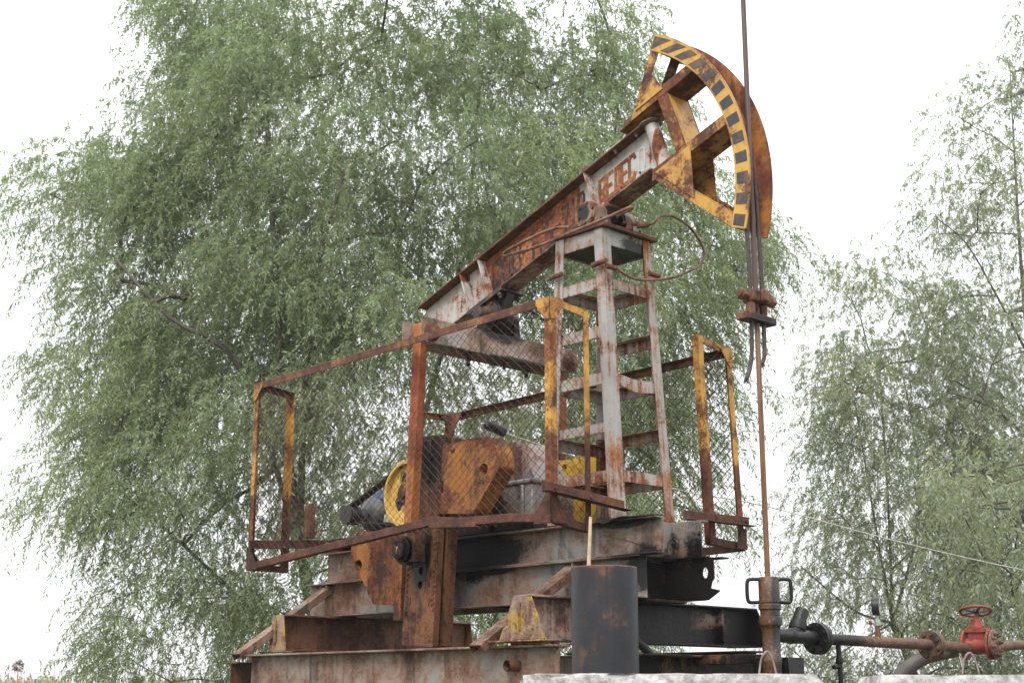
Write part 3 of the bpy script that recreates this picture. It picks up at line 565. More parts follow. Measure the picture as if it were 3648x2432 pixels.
for y0, y1, mm in ((Y0+.001, Y1, 'yellow'), (Z0_, Z1_-.001, 'yellow_worn')):
    plate('spoke', S1, y0, y1, M['yellow_worn']); plate('spoke', S2, y0, y1, M['yellow_worn'])
    plate('spoke', ST, y0, y1, M['yellow_worn']); plate('spoke', BP, y0, y1, M[mm]); plate('spoke', CH, y0, y1, M[mm])
for y0, y1, mm in ((Y0-.006, Y0+.0005, 'yellow'), (Z1_-.0005, Z1_+.006, 'yellow_worn')):
    plate('gusset_plate', [(.705, .668), (.765, .462), (.523, .462)], y0, y1, M[mm]); plate('gusset_plate', [(.516, .006), (.812, .010), (.718, -.322)], y0, y1, M[mm])
w_ = MB().prism([(.36, .4282), (.99, .4282), (.99, .4352), (.36, .4352)], PV, EU, EV, Y3, Y1+.0005, Z0_-.0005); w_.build('spoke_web', M['yellow_worn'], HH)
MB().prism([(.50, -.036), (1.07, -.036), (1.07, -.028), (.50, -.028)], PV, EU, EV, Y3, Y1+.0005, Z0_-.0005).build('spoke_web', M['yellow_worn'], HH)
MB().prism([(.772, -.027), (.779, -.027), (.779, .420), (.772, .420)], PV, EU, EV, Y3, Y1+.0005, Z0_-.0005).build('spoke_web', M['yellow'], HH)
MB().prism([(.845, -.575), (.90, -.645), (.905, -.638), (.85, -.568)], PV, EU, EV, Y3, Y1+.0005, Z0_-.0005).prism([(.52, -.05), (.526, -.045), (.86, -.56), (.852, -.565)], PV, EU, EV, Y3, Z0_-.045, Z0_-.0005).build('chord_web', M['yellow'], HH)
MB().prism([(.815, .700), (.822, .706), (.60, .498), (.594, .498)], PV, EU, EV, Y3, Z0_-.085, Z0_-.0005).build('post_web', M['yellow_worn'], HH)
hk = [(.52, -.143), (.45, -.143)]+[(.45+.094*math.cos(a), -.05+.093*math.sin(a)) for a in [math.pi*1.5-math.pi*k/14 for k in range(1, 14)]]+[(.45, .043), (.52, .043)]
MB().prism(hk, PV, EU, Y3, EV, .4358, .472).build('hook_plate', M['plate_rust'], HH)
MB().lathe(L(.535, Q1+.011, BY), EV, [(.05, 0), (.05, .02), (.042, .024), (.042, .036)], 24).build('hinge_pin', M['clamp'], HH)
# ---- tail bearing and equalizer
TBc = V(-.955, -.045, 2.440)
tb = MB().lathe(TBc-Y3*.065, Y3, [(.105, 0), (.11, .01), (.11, .12), (.105, .13)], 32)
tb.prism([(-.10, .0), (-.095, .10), (-.06, .135), (.12, .19), (.15, .16), (.105, .0)], TBc, X3, Z3, Y3, -.035, .035)
ptb = pq(-.96, zt(-.96)-.335)[0]
tb.prism([(ptb-.19, Q0-.032), (ptb+.16, Q0-.032), (ptb+.16, Q0-.001), (ptb-.19, Q0-.001)], PV, EU, EV, Y3, BY-.10, BY+.10)
TB = tb.build('tail_bearing', M['bearing'], PJ)
c = MB().lathe(TBc-Y3*.066, -Y3, [(.096, 0), (.096, .012), (.065, .016), (.05, .05)], 28)
for k in range(6): c.bolt(TBc+V(.082*math.cos(k*1.047), -.078, .082*math.sin(k*1.047)), -Y3, .011, .014)
for p in (ptb-.15, ptb+.12):
    for y in (-.08, .08): c.bolt(L(p, Q0-.032, BY+y), -EV, .019, .022).bolt(L(p, Q0-.054, BY+y), -EV, .011, .02)
c.build('bearing_cover', M['bearing'], TB)
MB().cyl(TBc-Y3*.155, TBc+Y3*.175, .042, 24).lathe(TBc-Y3*.155, -Y3, [(.044, 0), (.044, .02), (.028, .022)], 24).build('shaft', M['bearing'], TB)
for y in (-.185, .075): MB().box(-1.03, -.915, y, y+.06, 2.316, 2.36).box(-1.0, -.915, y+.005, y+.055, 2.3605, 2.43).build('shaft_bracket', M['oil'], TB)
eq = MB().box(-.912, -.900, -.735, .665, 2.150, 2.312).box(-1.10, -1.088, -.735, .665, 2.150, 2.312).box(-1.0875, -.9125, -.60, .53, 2.3035, 2.3155).box(-1.0875, -.9125, -.60, .53, 2.152, 2.164)
EQ = eq.build('equalizer', M['equal'], PJ)
for y, x in ((-.30, -.95), (-.22, -1.04), (.02, -.95), (.20, -.95), (.30, -1.03)): MB().bolt((x, y, 2.1515), -Z3, .022, .028).cyl((x, y, 2.125), (x, y, 2.09), .012, 8).build('bolt', M['oil'], EQ)
for y in (-.655, .60):
    c = MB().cyl((-1.13, y, 2.222), (-.88, y, 2.222), .030, 18)
    c.lathe((-.8995, y, 2.222), X3, [(.062, 0), (.062, .012), (.050, .014), (.050, .03), (.026, .034), (.024, .05)], 24).lathe((-1.1005, y, 2.222), -X3, [(.055, 0), (.055, .03), (.03, .04)], 20); c.build('pin', M['clamp'], EQ)
for y, mm in ((-.66, 'conrod'), (.60, 'conrod')):
    s = -1 if y < 0 else 1
    cr = MB().loft([[V(-1.0+dx-.045*k, y+dy+s*.02*k, 2.29-1.36*k) for dx, dy in ((-.039, -.032), (.039, -.032), (.039, .032), (-.039, .032))] for k in (0, 1)])
    CR = cr.build('connecting_rod', M[mm], PJ, .006)
    yy = y+s*.02
    c = MB().lathe((-1.06, yy-s*-.045, .855), Y3*-s, [(.09, 0), (.09, .085)], 26).box(-1.03, -.955, yy-.045, yy+.045, .78, .965).bolt((-.99, yy, .779), -Z3, .02, .03)
    c.build('rod_bearing', M['crank'], CR)
    c = MB().lathe((-1.06, yy+s*.046, .855), Y3*s, [(.075, 0), (.075, .012), (.062, .016), (.058, .045), (.045, .05), (.001, .05)], 28)
    for k in range(5): c.bolt((-1.06+.066*math.cos(k*1.257), yy+s*.058, .855+.066*math.sin(k*1.257)), Y3*s, .008, .009)
    c.build('bearing_cap', M['oil'], CR)
    if s < 0: MB().tube([(-1.052, yy-.098, .875), (-1.05, yy-.103, .86), (-1.058, yy-.100, .85), (-1.05, yy-.102, .842), (-1.056, yy-.098, .83)], .005, 6).build('paint_dab', M['pulley'], CR)
# ---- cranks and counterweights, mirrored about y = -.05
SH = V(-1.0, 0, 1.45); CD = V(-.065, 0, -1).normalized(); CR_ = V(1, 0, -.065).normalized()
def my(y, s): return y if s < 0 else -.1-y
for s in (-1, 1):
    def pr(b, poly, y0, y1, holes=(), o=SH, eu=CR_, ev=CD): return b.prism(poly, o, eu, ev, Y3, my(y0, s), my(y1, s), holes)
    hl = [circ(0, .715, .020, 14, .026), circ(0, .80, .020, 14, .026)]
    b = pr(MB(), [(-.145, -.125), (.145, -.125), (.15, 1.17), (-.15, 1.17)], -.59, -.545, hl)
    pr(b, [(-.12, -.11), (.115, -.11), (.115, 1.15), (-.12, 1.15)], -.545, -.52); pr(b, [(-.148, -.12), (.147, -.12), (.147, 1.165), (-.148, 1.165)], -.52, -.43)
    CK = b.build('crank_arm', M['crank'], PJ, .005)
    b = MB(); pr(b, [(-.05, .60), (-.03, .575), (.03, .575), (.05, .60), (.05, .84), (.03, .87), (-.03, .87), (-.05, .84)], -.5925, -.5905, [circ(0, .715, .021, 14, .027), circ(0, .80, .021, 14, .027)]); b.build('slot_boss', M['crank'], CK, 0)
    b = MB()
    for k in range(26):
        for a in (-.132, .128):
            if (k*7+int(a*100)) % 11 and not (.2 < .12+k*.034 < .66 and a < 0): pr(b, [(a-.012, .12+k*.034), (a+.012, .12+k*.034), (a+.010, .138+k*.034), (a-.010, .138+k*.034)], -.597, -.5905)
    for q, bq in ((-.105, .66), (-.105, .88), (.10, .52), (.10, .70), (.10, .88)):
        for dx in (-.012, .012): pr(b, [(q+dx-.008, bq), (q+dx+.008, bq), (q+dx+.006, bq+.05), (q+dx-.008, bq+.045)], -.595, -.5905)
    b.build('toothed_scale', M['crank'], CK, 0)
    b = MB(); b.cyl(SH+Y3*my(-.25, s), SH+Y3*my(-.605, s), .055, 26).build('crank_shaft', M['oil'], CK)
    b = MB(); pr(b, [(-.035, -.10), (.03, -.10), (.045, .10), (.015, .17), (-.04, .14), (-.055, .02)], -.601, -.5915); b.build('oil_drip', M['oil'], CK, .004)
    b = MB().lathe(SH+CD*.59+Y3*my(-.592, s), Y3*s, [(.06, 0), (.06, .02)], 20); b.build('pin_boss', M['oil'], CK)
    c1 = [(-.836, 1.505), (-.665, 1.495), (-.655, 1.508), (-.42, 1.494), (-.345, 1.405), (-.318, 1.298), (-.556, 1.042), (-.872, 1.074), (-.866, 1.20), (-.828, 1.20), (-.828, 1.27), (-.852, 1.27)]
    b = MB().prism(c1, (0, 0, 0), X3, Z3, Y3, my(-.605, s), my(-.475, s), [circ(-.458, 1.30, .036, 18), circ(-.742, 1.452, .020, 14)])
    W = b.build('counterweight', M['cw'] if s < 0 else M['yellow_far'], PJ, .008)
    MB().bolt(V(-.738, my(-.56, s), 1.462), Y3*s, .017, .05).build('bolt', M['clamp'], W)
    c2 = [(-1.215, .955), (-1.215, .86), (-1.245, .86), (-1.245, .80), (-1.212, .80), (-1.226, .447), (-1.292, .450), (-1.295, .537), (-1.500, .552), (-1.545, .60), (-1.755, .895), (-1.75, .96), (-1.69, 1.018), (-1.62, 1.03), (-1.40, 1.0), (-1.30, 1.005), (-1.25, .965)]
    b = MB().prism(c2, (0, 0, 0), X3, Z3, Y3, my(-.605, s), my(-.475, s), [circ(-1.668, .808, .037, 18)])
    b.build('counterweight', M['cw'] if s < 0 else M['yellow_far'], PJ, .008)
# ---- gearbox
gb = MB().box(-1.42, -.425, -.235, .135, .975, 1.255)
gb.box(-1.44, -.41, -.25, .15, 1.256, 1.284)
up = [(-.445, 1.285), (-.545, 1.50), (-.60, 1.535), (-.86, 1.575), (-1.28, 1.545), (-1.40, 1.43), (-1.42, 1.285)]
gb.prism(up, (0, 0, 0), X3, Z3, Y3, -.20, .10)
for x in (-.50, -.80): gb.box(x-.012, x+.012, -.255, -.236, .98, 1.25)
GB = gb.build('gearbox', M['gear'], PJ, .008)
for x in (-.45, -.62, -.80, -1.0, -1.25): MB().bolt((x, -.237, 1.285), Z3, .012, .014).build('bolt', M['gear'], GB)
MB().box(-1.50, -.30, -.25, .15, .9655, .9745).build('gearbox_plate', M['oil'], GB)
c = MB()
for y in (-.27, -.2695): pass
c.lathe((-1.0, -.2365, 1.45), -Y3, [(.12, 0), (.12, .02), (.07, .03)], 28)
c.build('bearing_cover', M['gear'], GB)
MB().lathe((-1.53, -.1905, 1.288), -Y3, [(.08, 0), (.08, .02), (.05, .03)], 20).build('bearing_cover', M['gear'], GB)
MB().box(-1.64, -1.422, -.19, .09, 1.15, 1.42).build('input_housing', M['gear'], GB)
# ---- belt pulley, belts, motor
PC = V(-1.53, 0, 1.288); yp = -.345
b = MB().lathe(PC+Y3*yp, Y3, [(.219, 0), (.224, .006), (.224, .084), (.219, .09), (.200, .09), (.196, .084), (.196, .006), (.200, 0)], 48, True)
hs = [[(.118*math.cos(k*math.pi/2+.5)+.038*math.cos(a), .118*math.sin(k*math.pi/2+.5)+.052*math.sin(a)) for a in [2*math.pi*j/16 for j in range(16)]] for k in range(4)]
b.prism(circ(0, 0, .197, 40), PC, X3, Z3, Y3, yp+.038, yp+.052, hs)
PL = b.build('belt_pulley', M['pulley'], PJ, 0)
MB().lathe(PC+Y3*(yp+.04), -Y3, [(.078, -.06), (.078, .035), (.066, .042), (.03, .042), (.028, .055), (.012, .058)], 28).build('hub', M['yellow_worn'], PL)
MC = V(-2.165, 0, 1.204)
d = MB()
for y in (yp+.022, yp+.045, yp+.068):
    for sgn in (1, -1):
        dv = (MC-PC); n = Z3.cross(dv).normalized(); up_ = dv.cross(Y3).normalized()
        if up_.z < 0: up_ = -up_
        a = math.asin((.226-.058)/dv.length)*sgn; u = (up_*sgn*math.cos(abs(a)) - dv.normalized()*math.sin(abs(a)))
        d.bar(PC+u*.228+Y3*y, MC+u*.060+Y3*y, .017, .011)
    d.tube([MC+V(.062*math.cos(a), y, .062*math.sin(a)) for a in [math.pi*(.62+k*.08) for k in range(11)]], .007, 6)
d.build('drive_belt', M['rubber'], PJ, 0)
mt = MB()
mt.cyl(MC+V(0, -.11, .015), MC+V(0, .24, .015), .105, 36)
for k in range(40):
    a = 2*math.pi*k/40; r = V(math.cos(a), 0, math.sin(a)); t = Y3.cross(r)
    mt.prism([(-.003, .104), (.003, .104), (.0025, .128), (-.0025, .128)], MC+V(0, 0, .015), t, r, Y3, -.10, .22)
mt.box(-2.27, -2.05, -.06, .19, 1.315, 1.36).box(-2.255, -2.065, -.05, .18, 1.36, 1.392)
mt.box(-2.285, -2.045, -.08, -.03, 1.075, 1.125).box(-2.285, -2.045, .14, .19, 1.075, 1.125)
MT = mt.build('motor', M['blue'], PJ)
MB().lathe(MC+V(0, -.11, .015), -Y3, [(.122, -.02), (.122, .01), (.108, .035), (.07, .062), (.045, .066), (.045, .08)], 32).build('end_shield', M['shield'], MT)
b = MB().lathe(MC+Y3*(yp-.004), Y3, [(.030, 0), (.066, 0)]+[q for k in range(4) for q in ((.066, .006+k*.023), (.056, .012+k*.023), (.056, .020+k*.023), (.066, .026+k*.023))]+[(.03, .105), (.03, .14)], 28)
b.build('motor_pulley', M['dark_steel'], MT); MB().box(-2.07, -2.035, -.105, -.02, 1.16, 1.215).build('nameplate', M['nameplate'], MT)
MB().box(-2.52, -1.90, -.26, .20, 1.045, 1.060).box(-2.50, -2.44, -.24, .18, .966, 1.044).box(-2.0, -1.94, -.24, .18, .966, 1.044).box(-2.36, -2.02, -.10, -.0, 1.0605, 1.0745).box(-2.36, -2.02, .12, .20, 1.0605, 1.0745).build('motor_rail', M['oil'], MT)
# ------------------------------------------------------------------ safety guards with chain-link
def wiremesh(name, o, eu, W_, H_, parent, n, keep=None, seed=0, pit=.032, ev=Z3, r=.0020):
    """zig-zag woven wires: o corner, eu along, Z up, n = normal"""
    rs = np.random.RandomState(seed); o, eu, n_, ev = (np.array(v, float) for v in (o, eu, n, ev))
    nw = int(W_/pit); ns = int(H_/.0265); vs = []; fs = []; base = 0
    ph = rs.rand(4)*6
    for i in range(nw):
        j = np.arange(ns+1); par = (j+i) % 2; u = (i+.5+(par-.5)*1.02)*pit; v = j*.0265
        u = u+.006*np.sin(v*5+ph[0]+i*.05)+rs.randn(ns+1)*.0009; v = v+.008*np.sin(u*3+ph[1])+rs.randn(ns+1)*.0009
        d = .0022*(par*2-1)+.012*np.sin(u*2.3+ph[2])*np.sin(v*3+ph[3])
        P = o+np.outer(u, eu)+np.outer(v, ev)+np.outer(d, n_)
        ok = np.array([keep is None or keep(a, c) for a, c in zip(u, v)])
        off = np.array([eu*r, -eu*r*.5+n_*r*.87, -eu*r*.5-n_*r*.87])
        vs.append((P[:, None, :]+off[None]).reshape(-1, 3))
        for k in range(ns):
            if ok[k] and ok[k+1]:
                a = base+k*3; fs += [(a+q, a+(q+1) % 3, a+3+(q+1) % 3, a+3+q) for q in range(3)]
        base += (ns+1)*3
    b = MB(); b.v = [tuple(v) for v in np.concatenate(vs)]; b.f = fs; b.m = [0]*len(fs)
    return b.build(name, M['wire'], parent, 0, 0)
gu, gd = M['guard'], M['guard_dark']
def tri(c, e1, e2, n, s=.10, t=.005):
    c, e1, e2, n = map(V, (c, e1, e2, n)); return [(c, e1*s, e2*s, n*t)]
def gusset(parent, c, e1, e2, n, s1=.11, s2=.13, mat=None):
    MB().prism([(0, 0), (s1, 0), (s1, .035), (.035, s2), (0, s2)], c, e1, e2, n, 0, .005).build('corner_gusset', mat or gu, parent)
# near guard
XL, XR, YG, YI = -2.655, .325, -.82, -.50
zt_ = lambda x: 2.138+(x-XL)*.0125
rl = MB().angle((XL, YG, zt_(XL)), (XR, YG, zt_(XR)), -Z3, Y3)
NG = rl.build('safety_guard', gd, PJ)
b = MB(); pts = [(-2.655, .822), (-.675, .972), (-.42, .945), (.02, .93), (.325, .900)]
for (xa, za), (xb, zb) in zip(pts, pts[1:]): b.angle((xa, YG, za), (xb, YG, zb), Z3, Y3, .048)
b.angle((-.70, YG-.006, .955), (-.28, YG-.006, .925), Z3, Y3, .03); b.build('bottom_rail', gd, NG)
for y0, x, s, z0, z1 in ((YG, XL, 1, .822, zt_(XL)), (YG, XR, -1, .90, zt_(XR))):
    MB().angle((x, y0+.0056, z0), (x, y0+.0056, z1), X3*s, Y3, .05).build('post', gu, NG)
    MB().angle((x, YI, z0-.03*(s < 0)), (x, YI, z1-.03), X3*s, -Y3, .045).build('post', gu, NG)
    MB().angle((x+s*.0056, YG+.057, z1), (x+s*.0056, YI, z1-.03), -Z3, X3*s, .045).build('return_rail', gu if s < 0 else gd, NG)
    MB().angle((x+s*.0056, YG+.057, z0), (x+s*.0056, YI, z0-.03*(s < 0)), Z3, X3*s, .045).build('return_rail', gd, NG)
    for sx, ax, nn in ((X3*s, 'x', -Y3), (Y3, 'y', -X3 if s > 0 else X3)):
        gusset(NG, V(x, y0, z1)+nn*.0055, sx, -Z3, nn*-1); gusset(NG, V(x, y0, z0)+nn*.0055, sx, Z3, nn*-1, .13, .16, gd)
MB().angle((.332, -.90, 1.062), (.332, -.235, 1.008), Z3, X3, .062).bolt((.340, -.80, 1.085), X3, .013, .012).bolt((.340, -.515, 1.062), X3, .013, .012).build('bracket', gd, NG)
MB().angle((XL+.052, YG-.02, .965), (XL+.052, -.20, 1.012), Z3, X3, .06).build('bracket', gd, NG)
MB().prism([(0, 0), (.07, 0), (.065, .22), (.03, .245), (.005, .23)], (XL+.062, -.40, 1.07), Y3, Z3, X3, 0, .045).build('bracket_stub', M['plate_rust'], NG)
wiremesh('wire_mesh', (XL, YG+.012, .84), X3, XR-XL, 1.30, NG, Y3, lambda u, v: v > .01+.05*min(1, u/2) and v < 1.27 and not (1.28 < u < 2.02 and v > 1.02-.2*math.sin((u-1.28)*4.2)), 1)
wiremesh('wire_mesh', (XL+.012, YG, .85), Y3, .31, 1.26, NG, X3, None, 2)
wiremesh('wire_mesh', (XR-.012, YG, .90), Y3, .31, 1.22, NG, X3, None, 3)
tg = MB(); rg_ = random.Random(5)
for k in range(11):
    p = V(-.98+rg_.uniform(-.2, .55), YG+.02, 2.08-rg_.uniform(0, .10)); P = [p]; a = rg_.uniform(3.6, 5.6)
    for j in range(16):
        a += rg_.uniform(-1.1, 1.1); P.append(P[-1]+V(math.cos(a)*.035, rg_.uniform(-.012, .012), math.sin(a)*.035-.022))
    tg.tube(smooth(P, 2), .0014, 3)
tg.build('torn_wire', M['wire'], NG, 0)
# far guard
FX0, FX1, FY, FI = -2.37, .375, .775, .435
FG = MB().angle((FX0, FY, 2.075), (FX1-.01, FY, 2.125), -Z3, -Y3).build('safety_guard', gd, PJ)
MB().angle((FX0, FY, .80), (FX1+.03, FY, .845), Z3, -Y3).build('bottom_rail', gd, FG)
for (x, xb, y, s, nz0, nz1, yl) in ((FX1-.015, FX1+.04, FY, -1, .85, 2.12, -1), (FX1-.015, FX1+.04, FI, -1, .865, 2.165, 1), (FX0, FX0, FY, 1, .80, 2.075, -1), (FX0, FX0, FI, 1, .80, 2.06, 1)):
    MB().angle((xb, y+yl*.0056, nz0), (x, y+yl*.0056, nz1), X3*s, Y3*yl, .05).build('post', gu, FG)
MB().angle((FX1-.021, FI+.003, 2.165), (FX1-.021, FY-.057, 2.13), -Z3, -X3, .045).build('return_rail', gu, FG)
MB().angle((FX1+.034, FI+.003, .865), (FX1+.034, FY-.057, .85), Z3, -X3, .045).build('return_rail', gd, FG)
MB().angle((FX0, FI, 2.06), (FX0, FY-.051, 2.075), -Z3, X3, .045).build('return_rail', gu, FG)
gusset(FG, (FX1-.009, FY, 2.125), -Y3, -Z3, X3); gusset(FG, (FX1+.046, FY, .85), -Y3, Z3, X3, .1, .13, gd); gusset(FG, (FX0+.05, FY-.055, 2.07), X3, -Z3, -Y3, .14, .16, gd); gusset(FG, (FX0+.052, FY, 2.07), -Y3, -Z3, X3, .12, .16, gd)
MB().angle((FX1+.056, .165, .985), (FX1+.056, .79, .992), Z3, X3, .06).bolt((FX1+.064, .47, 1.025), X3, .013, .012).bolt((FX1+.064, .755, 1.025), X3, .013, .012).build('bracket', gd, FG)
wiremesh('wire_mesh', (FX0, FY-.012, .84), X3, FX1-FX0, 1.24, FG, Y3, None, 4)
wiremesh('wire_mesh', (FX1-.02, FI, .86), Y3, .34, 1.28, FG, X3, None, 5)
# ------------------------------------------------------------------ bridle ropes, rod, carrier
def roundrope(name, mat, pts, r, parent=None):
    P = smooth(pts, 6); b = MB(); acc = 0; rings = []; u = None; dense = []
    for a, c in zip(P, P[1:]):
        n = max(1, int((c-a).length/.007))
        for j in range(n): dense.append(a+(c-a)*j/n)
    dense.append(P[-1])
    for i, p in enumerate(dense):
        d = (dense[min(i+1, len(dense)-1)]-dense[max(i-1, 0)]).normalized()
        if u is None: u = d.orthogonal().normalized()
        u = (u-d*u.dot(d)).normalized(); w_ = d.cross(u); acc += .007; ring = []
        for k in range(18):
            a = 2*math.pi*k/18; rr = r*(1+.13*math.cos(6*(a)+acc/(r*5.2)*6.28*.9))
            ring.append(p+(u*math.cos(a)+w_*math.sin(a))*rr)
        rings.append(ring)
    return b.loft(rings).build(name, mat, parent, 0, 60)
BR = thing('bridle_rope', 'pair of twisted steel wire ropes hanging from the striped horse head to the rod clamp', 'wire rope', (1.195, -.06, 2.05))
for y, end in ((-.118, [(1.198, -.121, 2.0), (1.198, -.128, 1.84), (1.196, -.143, 1.74), (1.19, -.175, 1.655)]), (-.010, [(1.198, -.012, 2.0), (1.20, -.015, 1.88), (1.205, -.028, 1.80), (1.20, -.045, 1.76)])):
    up_ = [L(1.109*math.cos(a), 1.109*math.sin(a), y+.012*(k/9)) for k, a in enumerate([R(-TH*57.3+62-k*62/9) for k in range(10)])]
    up_ = [V(PV.x+1.111*math.cos(R(a)), y, PV.z+1.111*math.sin(R(a))) for a in range(60, 1, -6)]
    rp = roundrope('rope', M['rope_red'], up_+[V(PV.x+1.112, y, PV.z)], .0125, BR)
    lo = roundrope('rope', M['rope'], [V(PV.x+1.112, y, PV.z-.002), V(1.19, y, 2.6), V(1.196, y, 2.2)]+[V(*q) for q in end], .0115, BR)
    fr = MB(); rg_ = random.Random(int(y*1000)+500)
    for k in range(14):
        e = V(*end[-1]); fr.tube([e+V(0, 0, .012), e+V(rg_.uniform(-.012, .012), rg_.uniform(-.014, .014), -.008), e+V(rg_.uniform(-.022, .022), rg_.uniform(-.026, .02), rg_.uniform(-.03, -.008))], .0016, 4)
    fr.build('frayed_end', M['rope'], BR, 0)
RY = -.062
PR = MB().cyl((1.19, RY, .45), (1.19, RY, 4.9), .0150, 20).build('polished_rod', M['rod'], None, 0)
tag(PR, 'long straight brown steel polished rod rising from the oily wellhead past the horse head', 'polished rod')
RC = thing('rod_carrier', 'red-brown rod clamp and carrier bar bolted round the polished rod', 'rod clamp', (1.2, RY, 2.0))
MB().box(1.150, 1.232, -.198, .068, 1.988, 2.030).build('carrier_bar', M['clamp'], RC, .005)
for y in (-.120, -.012): MB().lathe((1.196, y, 2.0305), Z3, [(.026, 0), (.026, .062), (.022, .066)], 20).build('rope_socket', M['clamp'], RC)
MB().lathe((1.19, RY, 2.0305), Z3, [(.019, 0), (.019, .05)], 14).build('spacer', M['oil'], RC)
for y0, y1 in ((-.155, -.085), (-.035, .048)): pass
MB().box(1.150, 1.189, -.140, .02, 2.098, 2.168).build('clamp_jaw', M['clamp'], RC, .008)
MB().box(1.1915, 1.236, -.140, .02, 2.098, 2.168).prism([(-.03, -.034), (.03, -.034), (.038, 0), (.03, .036), (-.03, .036)], (0, -.058, 2.134), Y3, Z3, X3, 1.236, 1.262).build('clamp_jaw', M['clamp'], RC, .008)
MB().lathe((1.192, -.200, 2.132), Y3, [(.030, 0), (.034, .006), (.034, .034)], 6).lathe((1.192, .06, 2.132), Y3, [(.034, 0), (.034, .03), (.026, .034)], 6).cyl((1.192, -.19, 2.132), (1.192, .108, 2.132), .018, 14).lathe((1.192, -.205, 2.132), Y3, [(.018, -.012), (.018, .0)], 14).build('clamp_bolt', M['clamp'], RC, .002)
# ------------------------------------------------------------------ wellhead
WX, WY = 1.19, -.055
WH = thing('wellhead', 'oil soaked black and brown wellhead stuffing box with two square handles', 'wellhead', (WX, WY, -.53))
MB().lathe((WX, WY, -.52), Z3, [(.10, 0), (.10, .3), (.050, .32), (.050, .66), (.053, .67), (.053, .70), (.047, .71), (.047, .84), (.052, .862), (.0600, .870), (.0620, .890), (.0600, .910), (.0520, .914), (.0520, .945), (.060, .952), (.060, .972), (.049, .985), (.0485, 1.0)], 40).build('body', M['well'], WH, 0)
MB().lathe((WX, WY, .4805), Z3, [(.048, -.02), (.0555, -.015), (.0555, .112), (.052, .118), (.02, .118)], 40).build('stuffing_box_cap', M['well'], WH, 0)
for s in (-1, 1):
    o = V(WX, WY, 0); a = RT*s
    MB().tube(smooth([o+a*.055+Z3*.588, o+a*.100+Z3*.587, o+a*.114+Z3*.574, o+a*.117+Z3*.525, o+a*.114+Z3*.480, o+a*.100+Z3*.467, o+a*.055+Z3*.468], 3), .0100, 10).build('handle', M['tar'], WH, 0)
MB().cyl((WX, WY+.03, .300), (WX, .33, .293), .037, 24).tube([(WX-.01, .165, .30), (WX-.02, .20, .33), (WX-.02, .235, .395), (WX-.02, .262, .437)], [.032, .038, .038, .037], 20).lathe((WX-.02, .215, .352), (0, .45, 1), [(.046, -.02), (.048, 0), (.046, .02), (.036, .026)], 24).lathe((WX, .10, .298), Y3, [(.038, 0), (.042, .01), (.042, .03), (.038, .035)], 24).build('side_outlet', M['tar'], WH, 0)
MB().box(WX+.0, WX+.06, WY+.062, WY+.20, .10, .185).build('base_bracket', M['tar'], WH)
# flow line
FL = thing('flow_pipe', 'long rusty brown flow pipe with bolted flanges running right from the wellhead', 'pipe', (WX, 1.4, .28))
def flange(o, ax, r, t, mat, parent, n=8, name='flange'):
    c = MB(); ax = V(ax).normalized(); u = ax.orthogonal().normalized(); w_ = ax.cross(u)
    for s in (-1, 1): c.lathe(V(o)+ax*s*.003, ax*s, [(r-.003, 0), (r, .003), (r, t-.003), (r-.003, t), (.04, t)], 36)
    c.lathe(V(o)-ax*.0028, ax, [(r*.8, 0), (r*.8, .0056)], 24)
    for k in range(n):
        q = V(o)+(u*math.cos(k*2*math.pi/n+.3)+w_*math.sin(k*2*math.pi/n+.3))*r*.76
        c.bolt(q+ax*(t+.003), ax, .0135, .013).bolt(q-ax*(t+.003), -ax, .0135, .013).cyl(q+ax*(t+.014), q+ax*(t+.03), .008, 8)
    c.build(name, mat, parent, .0015)
flange((WX, .362, .290), Y3, .086, .020, M['tar'], FL)
flange((WX, 1.528, .283), Y3, .086, .020, M['flangep'], FL)
MB().cyl((WX, .386, .290), (WX, 1.504, .284), .0305, 24).build('pipe', M['pipe'], FL, 0)
MB().tube(smooth([(WX, 1.552, .282), (WX, 1.838, .275), (WX, 2.0, .270), (WX, 2.106, .268), (WX, 2.25, .278), (WX, 2.407, .294), (WX, 2.671, .308), (WX, 3.6, .32), (WX, 5.2, .30)], 5), .0305, 20).build('pipe', M['pipe'], FL, 0)
MB().tube([(WX, .555, .262), (WX+.002, .56, .10), (WX, .568, -.10), (WX, .57, -.5)], .0145, 12).lathe((WX, .56, .16), Z3, [(.020, 0), (.022, .01), (.020, .03)], 12).cyl((WX, .50, .14), (WX, .555, .145), .012, 10).build('support_leg', M['tar'], FL, 0)
# pressure gauge
GX, GY = WX, .957
PGa = thing('pressure_gauge', 'black round pressure gauge with white dial standing on the flow pipe', 'pressure gauge', (GX, GY, .315))
gn = (RT*.93-FH*.36).normalized(); gc = V(GX, GY, .487)
MB().lathe(gc-gn*.022, gn, [(.046, 0), (.052, .006), (.052, .041), (.0495, .0435), (.048, .042)], 36).build('case', M['blackplastic'], PGa, 0)
dl = MB().lathe(gc-gn*.022, gn, [(.0475, .0425), (.001, .0425)], 36); DL = dl.build('dial', M['dial'], PGa, 0)
gu_ = gn.cross(Z3).normalized(); MB().bar(gc+gn*.022-gu_*.01, gc+gn*.022+gu_*.03+Z3*.012, .002, .002).build('needle', M['blackplastic'], DL, 0)
MB().lathe((GX, GY, .316), Z3, [(.0185, -.01), (.0185, .018), (.015, .02), (.015, .058)], 12).build('nipple', M['plate_rust'], PGa, 0)
MB().lathe((GX, GY, .374), Z3, [(.012, 0), (.019, .004), (.019, .036), (.011, .042), (.010, .060)], 6).cyl((GX, GY, .394), V(GX, GY, .394)-gu_*.001+RT*-.032, .008, 10).build('cock', M['steel'], PGa, .001)
MB().lathe(V(GX, GY, .394)-RT*.030, -RT, [(.010, 0), (.014, .004), (.014, .012), (.009, .016)], 12).build('cock_handle', M['red'], PGa, 0)
